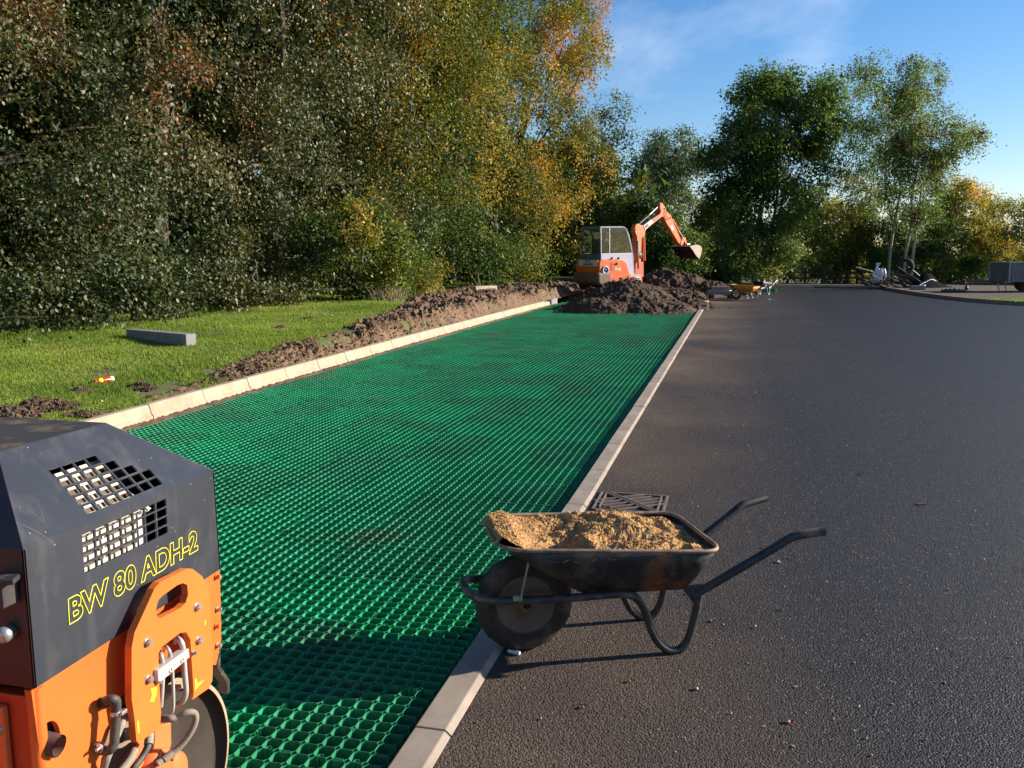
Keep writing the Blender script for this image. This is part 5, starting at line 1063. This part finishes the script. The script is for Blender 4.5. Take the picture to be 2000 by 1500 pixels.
L_ash=leafmat('leaves_ash',[(0,(.045,.09,.022)),(.5,(.10,.16,.042)),(.85,(.19,.23,.055)),(1,(.30,.27,.05))],rough=.45,trans=.42)
L_willow=leafmat('leaves_willow',[(0,(.06,.09,.04)),(.5,(.10,.14,.065)),(1,(.17,.20,.09))],rough=.5,trans=.3)
L_or=leafmat('leaves_orange',[(0,(.08,.11,.022)),(.35,(.24,.24,.04)),(.7,(.50,.36,.05)),(1,(.60,.28,.04))],rough=.5,trans=.3)
L_seed=leafmat('ash_keys',[(0,(.06,.035,.02)),(1,(.16,.09,.045))],rough=.7,trans=.1)
# (x, y, radius, height, leaf material, tint base, leaf count, leaf size, droop, label)
WALL=[
 (-13.0, 8.2,3.1,10.5,L_dark,.36,52000,.075,.5,'dark olive beech filling the left edge of the tree wall'),
 (-12.9,12.6,3.2,11.5,L_dark,.40,80000,.075,.5,'dark brownish green beech second from the left in the tree wall'),
 (-12.0,16.9,3.2,12.0,L_dark,.48,80000,.078,.7,'olive beech with coppery hanging sprays above the concrete beam'),
 (-11.9,21.5,3.2,13.0,L_dark,.42,70000,.085,.8,'beech with brown drooping sprays in the middle of the tree wall'),
 (-11.1,26.6,3.2,14.5,L_mix,.50,90000,.09,.95,'beech with yellow and orange hanging curtains of leaves'),
 (-10.6,32.5,3.2,15.0,L_mix,.40,75000,.10,.8,'darker green beech between the two orange turning trees'),
 (-10.0,39.0,3.9,17.5,L_mix,.55,135000,.115,.6,'tall golden orange tree at the right end of the tree wall'),
]
LF=1.0
for k,(x,y,R,h,lm,tb,n,sz,dr,lab) in enumerate(WALL):
    n=int(n*1.3); sz*=.92 if lm is L_dark else 1.0
    root=thing('beech_tree',lab,'tree',(x,y,float(verge_z(np.array(x),np.array(y)))),group='trees in the wall along the left side'); r=np.random.default_rng(500+k); bl=[]; zc=1.0
    toC=math.atan2(-y,-x)
    while zc<h:
        f=zc/h; pr=R*(.98 if f<.12 else 1.06*math.sin(PI*min(1,.30+f*.58))**.55)
        m=int(6 if f<.85 else 4)
        for i in range(m):
            a=r.uniform(-1.95,1.15)                      # faces towards sun and tarmac; the far side gets fewer, below
            rr=pr*r.uniform(.60,1.12); br_=r.uniform(.55,1.15)
            if r.random()<.15: continue
            bl.append((x+rr*math.cos(a),y+rr*math.sin(a)*1.05,zc+r.uniform(-.5,.5)+.3,br_))
        zc+=r.uniform(.75,1.05)
    bl=np.array(bl); bl[:,2]=np.maximum(bl[:,2],bl[:,3]*.75+.2)
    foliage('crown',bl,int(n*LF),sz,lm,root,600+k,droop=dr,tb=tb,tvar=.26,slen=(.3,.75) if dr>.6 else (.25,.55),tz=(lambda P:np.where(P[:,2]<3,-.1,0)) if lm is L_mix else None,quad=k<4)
    # thin inner and rear foliage, larger leaves tinted dark: crown shade put into colour
    bb=[(x+r.uniform(-2.4,.6),y+r.uniform(-2.6,2.6),z,1.2) for z in np.arange(1.2,h+.5,.42)]+[(x-2.6+r.uniform(-1,.5),y+r.uniform(-2.8,2.8),z,1.5) for z in np.arange(2.5,h+1,.5)]
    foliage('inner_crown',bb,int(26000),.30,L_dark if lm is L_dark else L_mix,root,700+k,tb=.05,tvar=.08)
    tips=[tuple(bl[i][:3]) for i in r.choice(len(bl),14)]
    limbs(root,root.location,tips,.17,m_bark,800+k,wob=.16)
r=np.random.default_rng(990); dp=[(r.uniform(-21,-15.5)+ (2.5 if y>30 else 0)+(3.0 if y>42 else 0),y+r.uniform(-.6,.6),z,1.5) for y in np.arange(3,66,1.3) for z in np.arange(.3,12.5 if y<40 else 7,1.3)]
dp+=[(x,y+r.uniform(-.5,.5),z,1.2) for x in np.arange(-12,-5,1.3) for y in (50,53) for z in np.arange(.1,5.5,1.1)]
tag(foliage('woodland_depth',dp,42000,.62,L_green,None,991,tb=.12,tvar=.1,shell=(.1,1.1),noise=.01,slen=(.3,.8)),'dark depth of the wood seen between the trees of the wall','woodland',kind='stuff')  # large backdrop leaves tinted dark, the wood's shade put into their colour
def bush(name,lab,cx,cy,cz,rx,ry,rz,n,sz,lm,tb,seed,group=None,cat='bush',droop=.4,z0=0,nb=26,trunk=True,tvar=.24):
    root=thing(name,lab,cat,(cx,cy,z0),group=group); r=np.random.default_rng(seed); bl=[]
    for i in range(nb):
        d=r.normal(0,1,3); d/=np.linalg.norm(d); q=r.uniform(.3,1)**.5; rb=r.uniform(.22,.36)*min(rx,ry,rz); bl.append((cx+d[0]*(rx-rb)*q,cy+d[1]*(ry-rb)*q,max(z0+rb*.8,cz+d[2]*(rz-rb)*q),rb))
    foliage('crown',bl,n,sz,lm,root,seed+1,droop=droop,tb=tb,tvar=tvar,slen=(.15,.45),quad=seed<922 and seed>900)
    if trunk: limbs(root,(cx,cy,z0),[b_[:3] for b_ in bl[:8]],.07,m_bark,seed+2,wob=.15)
    return root
gb='bushes along the foot of the tree wall'
bush('bush','bright yellow green bush bulging out above the dug bank',-8.6,19.3,1.5,1.5,2.4,1.6,26000,.085,L_mix,.40,901,gb,z0=.3,nb=34)
bush('bush','green bush with orange tips right of the bright bush',-8.7,23.3,1.5,1.3,1.8,1.6,16000,.09,L_mix,.42,905,gb,z0=.3)
bush('bush','low dark olive shrub at the left edge of the grass',-10.7,9.8,1.0,1.1,1.6,1.1,16000,.075,L_dark,.32,911,gb,z0=.2)
bush('bush','dark olive shrub behind the concrete beam',-10.2,13.4,.95,1.1,2.0,1.1,18000,.075,L_dark,.40,915,gb,z0=.25)
bush('bush','brownish green shrub between beam and dug bank',-9.6,16.4,1.1,1.1,1.7,1.2,15000,.075,L_dark,.44,919,gb,z0=.3)
bush('bush','shaded dark shrub left of the excavator',-8.6,30.5,1.2,1.4,2.4,1.4,9000,.12,L_green,.2,923,gb,z0=.1)
bush('bush','small orange tree leaning over behind the excavator cab',-7.3,46,4.3,3.3,3.0,4.2,44000,.15,L_mix,.46,927,cat='tree',z0=-.1,nb=44)
bush('bush','dense dark green shrub directly behind the excavator',-4.4,39.6,1.9,3.4,1.8,2.3,34000,.15,L_green,.18,931,z0=-.1,nb=50)
def inpoly(x,y,P):
    c=False
    for i in range(len(P)):
        x1,y1=P[i];x2,y2=P[i-1]
        if (y1>y)!=(y2>y) and x<(x2-x1)*(y-y1)/(y2-y1)+x1: c=not c
    return c
def tree(name,lab,D,poly,nb,rb,n,sz,lm,tb,seed,base,group=None,droop=.3,r0=.12,bark=None,stems=((0,0),),depth=2.0,tvar=.22,cat='tree',z0=0,inner=True,shell=(.5,1.05),limbn=12,extra=None):
    """crown volume sampled inside an outline at distance D, with real depth; stems rise from the base point"""
    r=np.random.default_rng(seed); xs=[p[0] for p in poly]; ys=[p[1] for p in poly]; bl=[]; px_m=F/D
    while len(bl)<nb:
        x=r.uniform(min(xs),max(xs)); y=r.uniform(min(ys),max(ys)); q=r.uniform(*rb)
        if inpoly(x,y,poly) and all(inpoly(x+math.cos(a)*q*px_m*.62,y+math.sin(a)*q*px_m*.62,poly) for a in np.linspace(0,2*PI,8,endpoint=False)):
            v=at(x,y,D+r.uniform(-depth,depth)*.8); bl.append((v.x,v.y,max(v.z,z0+q*.6),q))
        else:
            rb=(rb[0]*.999,rb[1]*.9995)
    bs=at(base,560,D); bs.z=z0; root=thing(name,lab,cat,bs,group=group)
    foliage('crown',bl,n,sz,lm,root,seed+1,droop=droop,tb=tb,tvar=tvar,slen=(.2,.6),shell=shell,noise=.8)
    if inner:
        bi=np.array(bl); bi[:,3]*=.6; foliage('inner_crown',bi,n//12,sz*1.9,lm,root,seed+40,tb=.3,tvar=.1,slen=(.1,.2),shell=(.1,.8),noise=.01)
    tips=[b_[:3] for b_ in bl]; k=len(stems)
    for i,(sx,sr) in enumerate(stems):
        limbs(root,(bs.x+RGT.x*sx,bs.y+RGT.y*sx+sr,z0),[tips[j] for j in r.choice(len(tips),max(3,limbn//k))],r0,bark or m_bark,seed+3+i,wob=.25)
    return root,bl
gt='trees around the far end of the car park'
mp_=[(1480,122),(1540,125),(1600,130),(1640,150),(1655,200),(1658,280),(1655,330),(1625,400),(1590,440),(1560,500),(1460,525),(1410,500),(1385,440),(1372,360),(1360,300),(1362,262),(1400,262),(1405,215),(1430,175)]
tree('field_maple','big dark green maple with several pale stems behind the black wheelbarrow',43.5,mp_,125,(.6,1.1),120000,.14,L_maple,.50,1001,1490,gt,droop=.25,r0=.11,bark=m_barkp,stems=((-.35,0),(0,.2),(.3,-.1),(.55,.2)),depth=2.6,z0=0,limbn=28)
asha=[(1692,92),(1722,100),(1752,150),(1765,210),(1760,330),(1752,420),(1700,440),(1655,400),(1652,300),(1648,180),(1655,125)]
tree('ash_tree','airy pale green ash directly right of the big maple',47.5,asha,54,(.45,.8),38000,.12,L_ash,.5,1101,1742,gt,droop=.35,r0=.09,bark=m_barkp,depth=1.8,z0=-.2,shell=(.4,1.15),inner=False)
ashb=[(1752,122),(1800,112),(1835,130),(1850,190),(1872,232),(1922,240),(1922,285),(1885,325),(1850,350),(1838,400),(1800,470),(1740,470),(1722,380),(1735,300),(1745,200)]
_,bl=tree('ash_tree','ash laden with brown seed clusters and three pale stems behind the timber heap',44.5,ashb,70,(.45,.78),52000,.12,L_ash,.52,1201,1765,gt,droop=.35,r0=.085,bark=m_barkp,stems=((-.75,.2),(0,0),(.35,0)),depth=2.0,z0=0,shell=(.4,1.15),limbn=12,inner=False)
r=np.random.default_rng(77); bl=np.array(bl); pick=bl[r.integers(0,len(bl),170)]; pick=pick[pick[:,2]>3.2]; d=rowdir(r.normal(0,1,(len(pick),3))); d[:,1]=-np.abs(d[:,1]); c=pick[:,:3]+d*pick[:,3:4]*1.0
foliage('seed_clusters',np.concatenate([c,np.full((len(c),1),.12)],1),9000,.10,L_seed,_,1290,droop=.9,tb=.4,slen=(.1,.2),noise=.01)
ot=[(1800,390),(1850,352),(1895,340),(1935,345),(1950,395),(1985,420),(1985,520),(1790,525),(1780,440)]
tree('orange_tree','low spreading tree turned orange and gold at the right',50,ot,45,(.5,.9),46000,.12,L_or,.46,1301,1888,gt,r0=.12,depth=2.2,z0=-.5,stems=((0,0),(.3,.3)),tvar=.34)
yt=[(1925,410),(1970,390),(2060,380),(2100,420),(2100,545),(1920,545)]
tree('yellow_shrub_tree','yellow green shrubby tree behind the box trailer',46,yt,36,(.5,.9),34000,.12,L_or,.30,1351,1990,gt,depth=2,z0=-.3)
ms=[(1562,430),(1590,372),(1640,322),(1690,345),(1740,390),(1765,440),(1765,530),(1640,548),(1560,540)]
tree('hazel_bush','yellowing green thicket between maple and ash',49.5,ms,52,(.5,.9),50000,.12,L_mix,.36,1401,1655,gt,depth=2,z0=-.4,stems=((-.8,0),(0,0),(.9,.3)))
tree('hazel_bush','loose golden bush filling the gap right of the big maple',56,[(1520,400),(1600,372),(1705,385),(1705,548),(1520,548)],40,(.6,1.0),30000,.16,L_or,.28,1421,1610,gt,depth=1.6,z0=-.7)
us=[(1385,420),(1470,400),(1560,420),(1565,545),(1380,560)]
tree('hazel_bush','yellow green bush tinted as if sunlit beneath the big maple',41.8,us,36,(.4,.7),34000,.105,L_ash,.68,1451,1440,gt,depth=1.2,z0=0)  # brighter leaf tint stands in for sun the maple keeps off
ls=[(1700,430),(1800,420),(1905,430),(1925,545),(1800,560),(1700,540)]
tree('hazel_bush','dark shaded bush behind the scrap timber heap',47,ls,40,(.5,.8),36000,.12,L_green,.35,1501,1800,gt,depth=1.6,z0=-.4)
ol=[(1235,420),(1290,400),(1340,385),(1400,395),(1500,410),(1500,540),(1235,540)]
tree('hornbeam','turning orange and green shrub behind the excavator arm',52,ol,56,(.6,1.0),46000,.15,L_mix,.42,1551,1320,gt,depth=2,z0=-.6)
wl_=[(1232,300),(1262,255),(1300,246),(1350,258),(1388,300),(1395,420),(1240,430)]
tree('willow','grey green round willow in the distance beyond the excavator',78,wl_,46,(.9,1.6),36000,.2,L_willow,.5,1601,1310,gt,depth=3,z0=-.9,r0=.3)
# far hedge, one bush after another
rr_=random.Random(3); tl=['dark','mid green','yellowing']
for i,px in enumerate(range(1215,2120,62)):
    D=rr_.uniform(66,74); top=rr_.uniform(470,500) if px>1560 else rr_.uniform(440,480); v=at(px,555,D); hh=1.6+(490-top)/F*D+.9
    bush('hedge_bush',None,v.x,v.y,-.9+hh*.5,1.9,1.6,hh*.5,9000,.30,(L_green,L_mix,L_green)[i%3],rr_.uniform(.2,.45),1700+i*5,None,z0=-.9,nb=24,trunk=False)
    o=[o for o in COL.objects if o.name.startswith('hedge_bush')][-1] if False else None
ORD=['first','second','third','fourth','fifth','sixth','seventh','eighth','ninth','tenth','eleventh','twelfth','thirteenth','fourteenth','fifteenth','sixteenth']
hb=sorted([o for o in bpy.data.objects if o.name.startswith('hedge_bush') and not o.parent],key=lambda o:o.name)
for i,o in enumerate(hb):
        tag(o,ORD[i]+' distant hedge bush from the left, beyond the fence','bush','distant hedge bushes beyond the fence')

print('TRIS',sum(sum(len(p.vertices)-2 for p in me.polygons) if len(me.polygons)<3000 else len(me.loops)-2*len(me.polygons) for me in bpy.data.meshes))
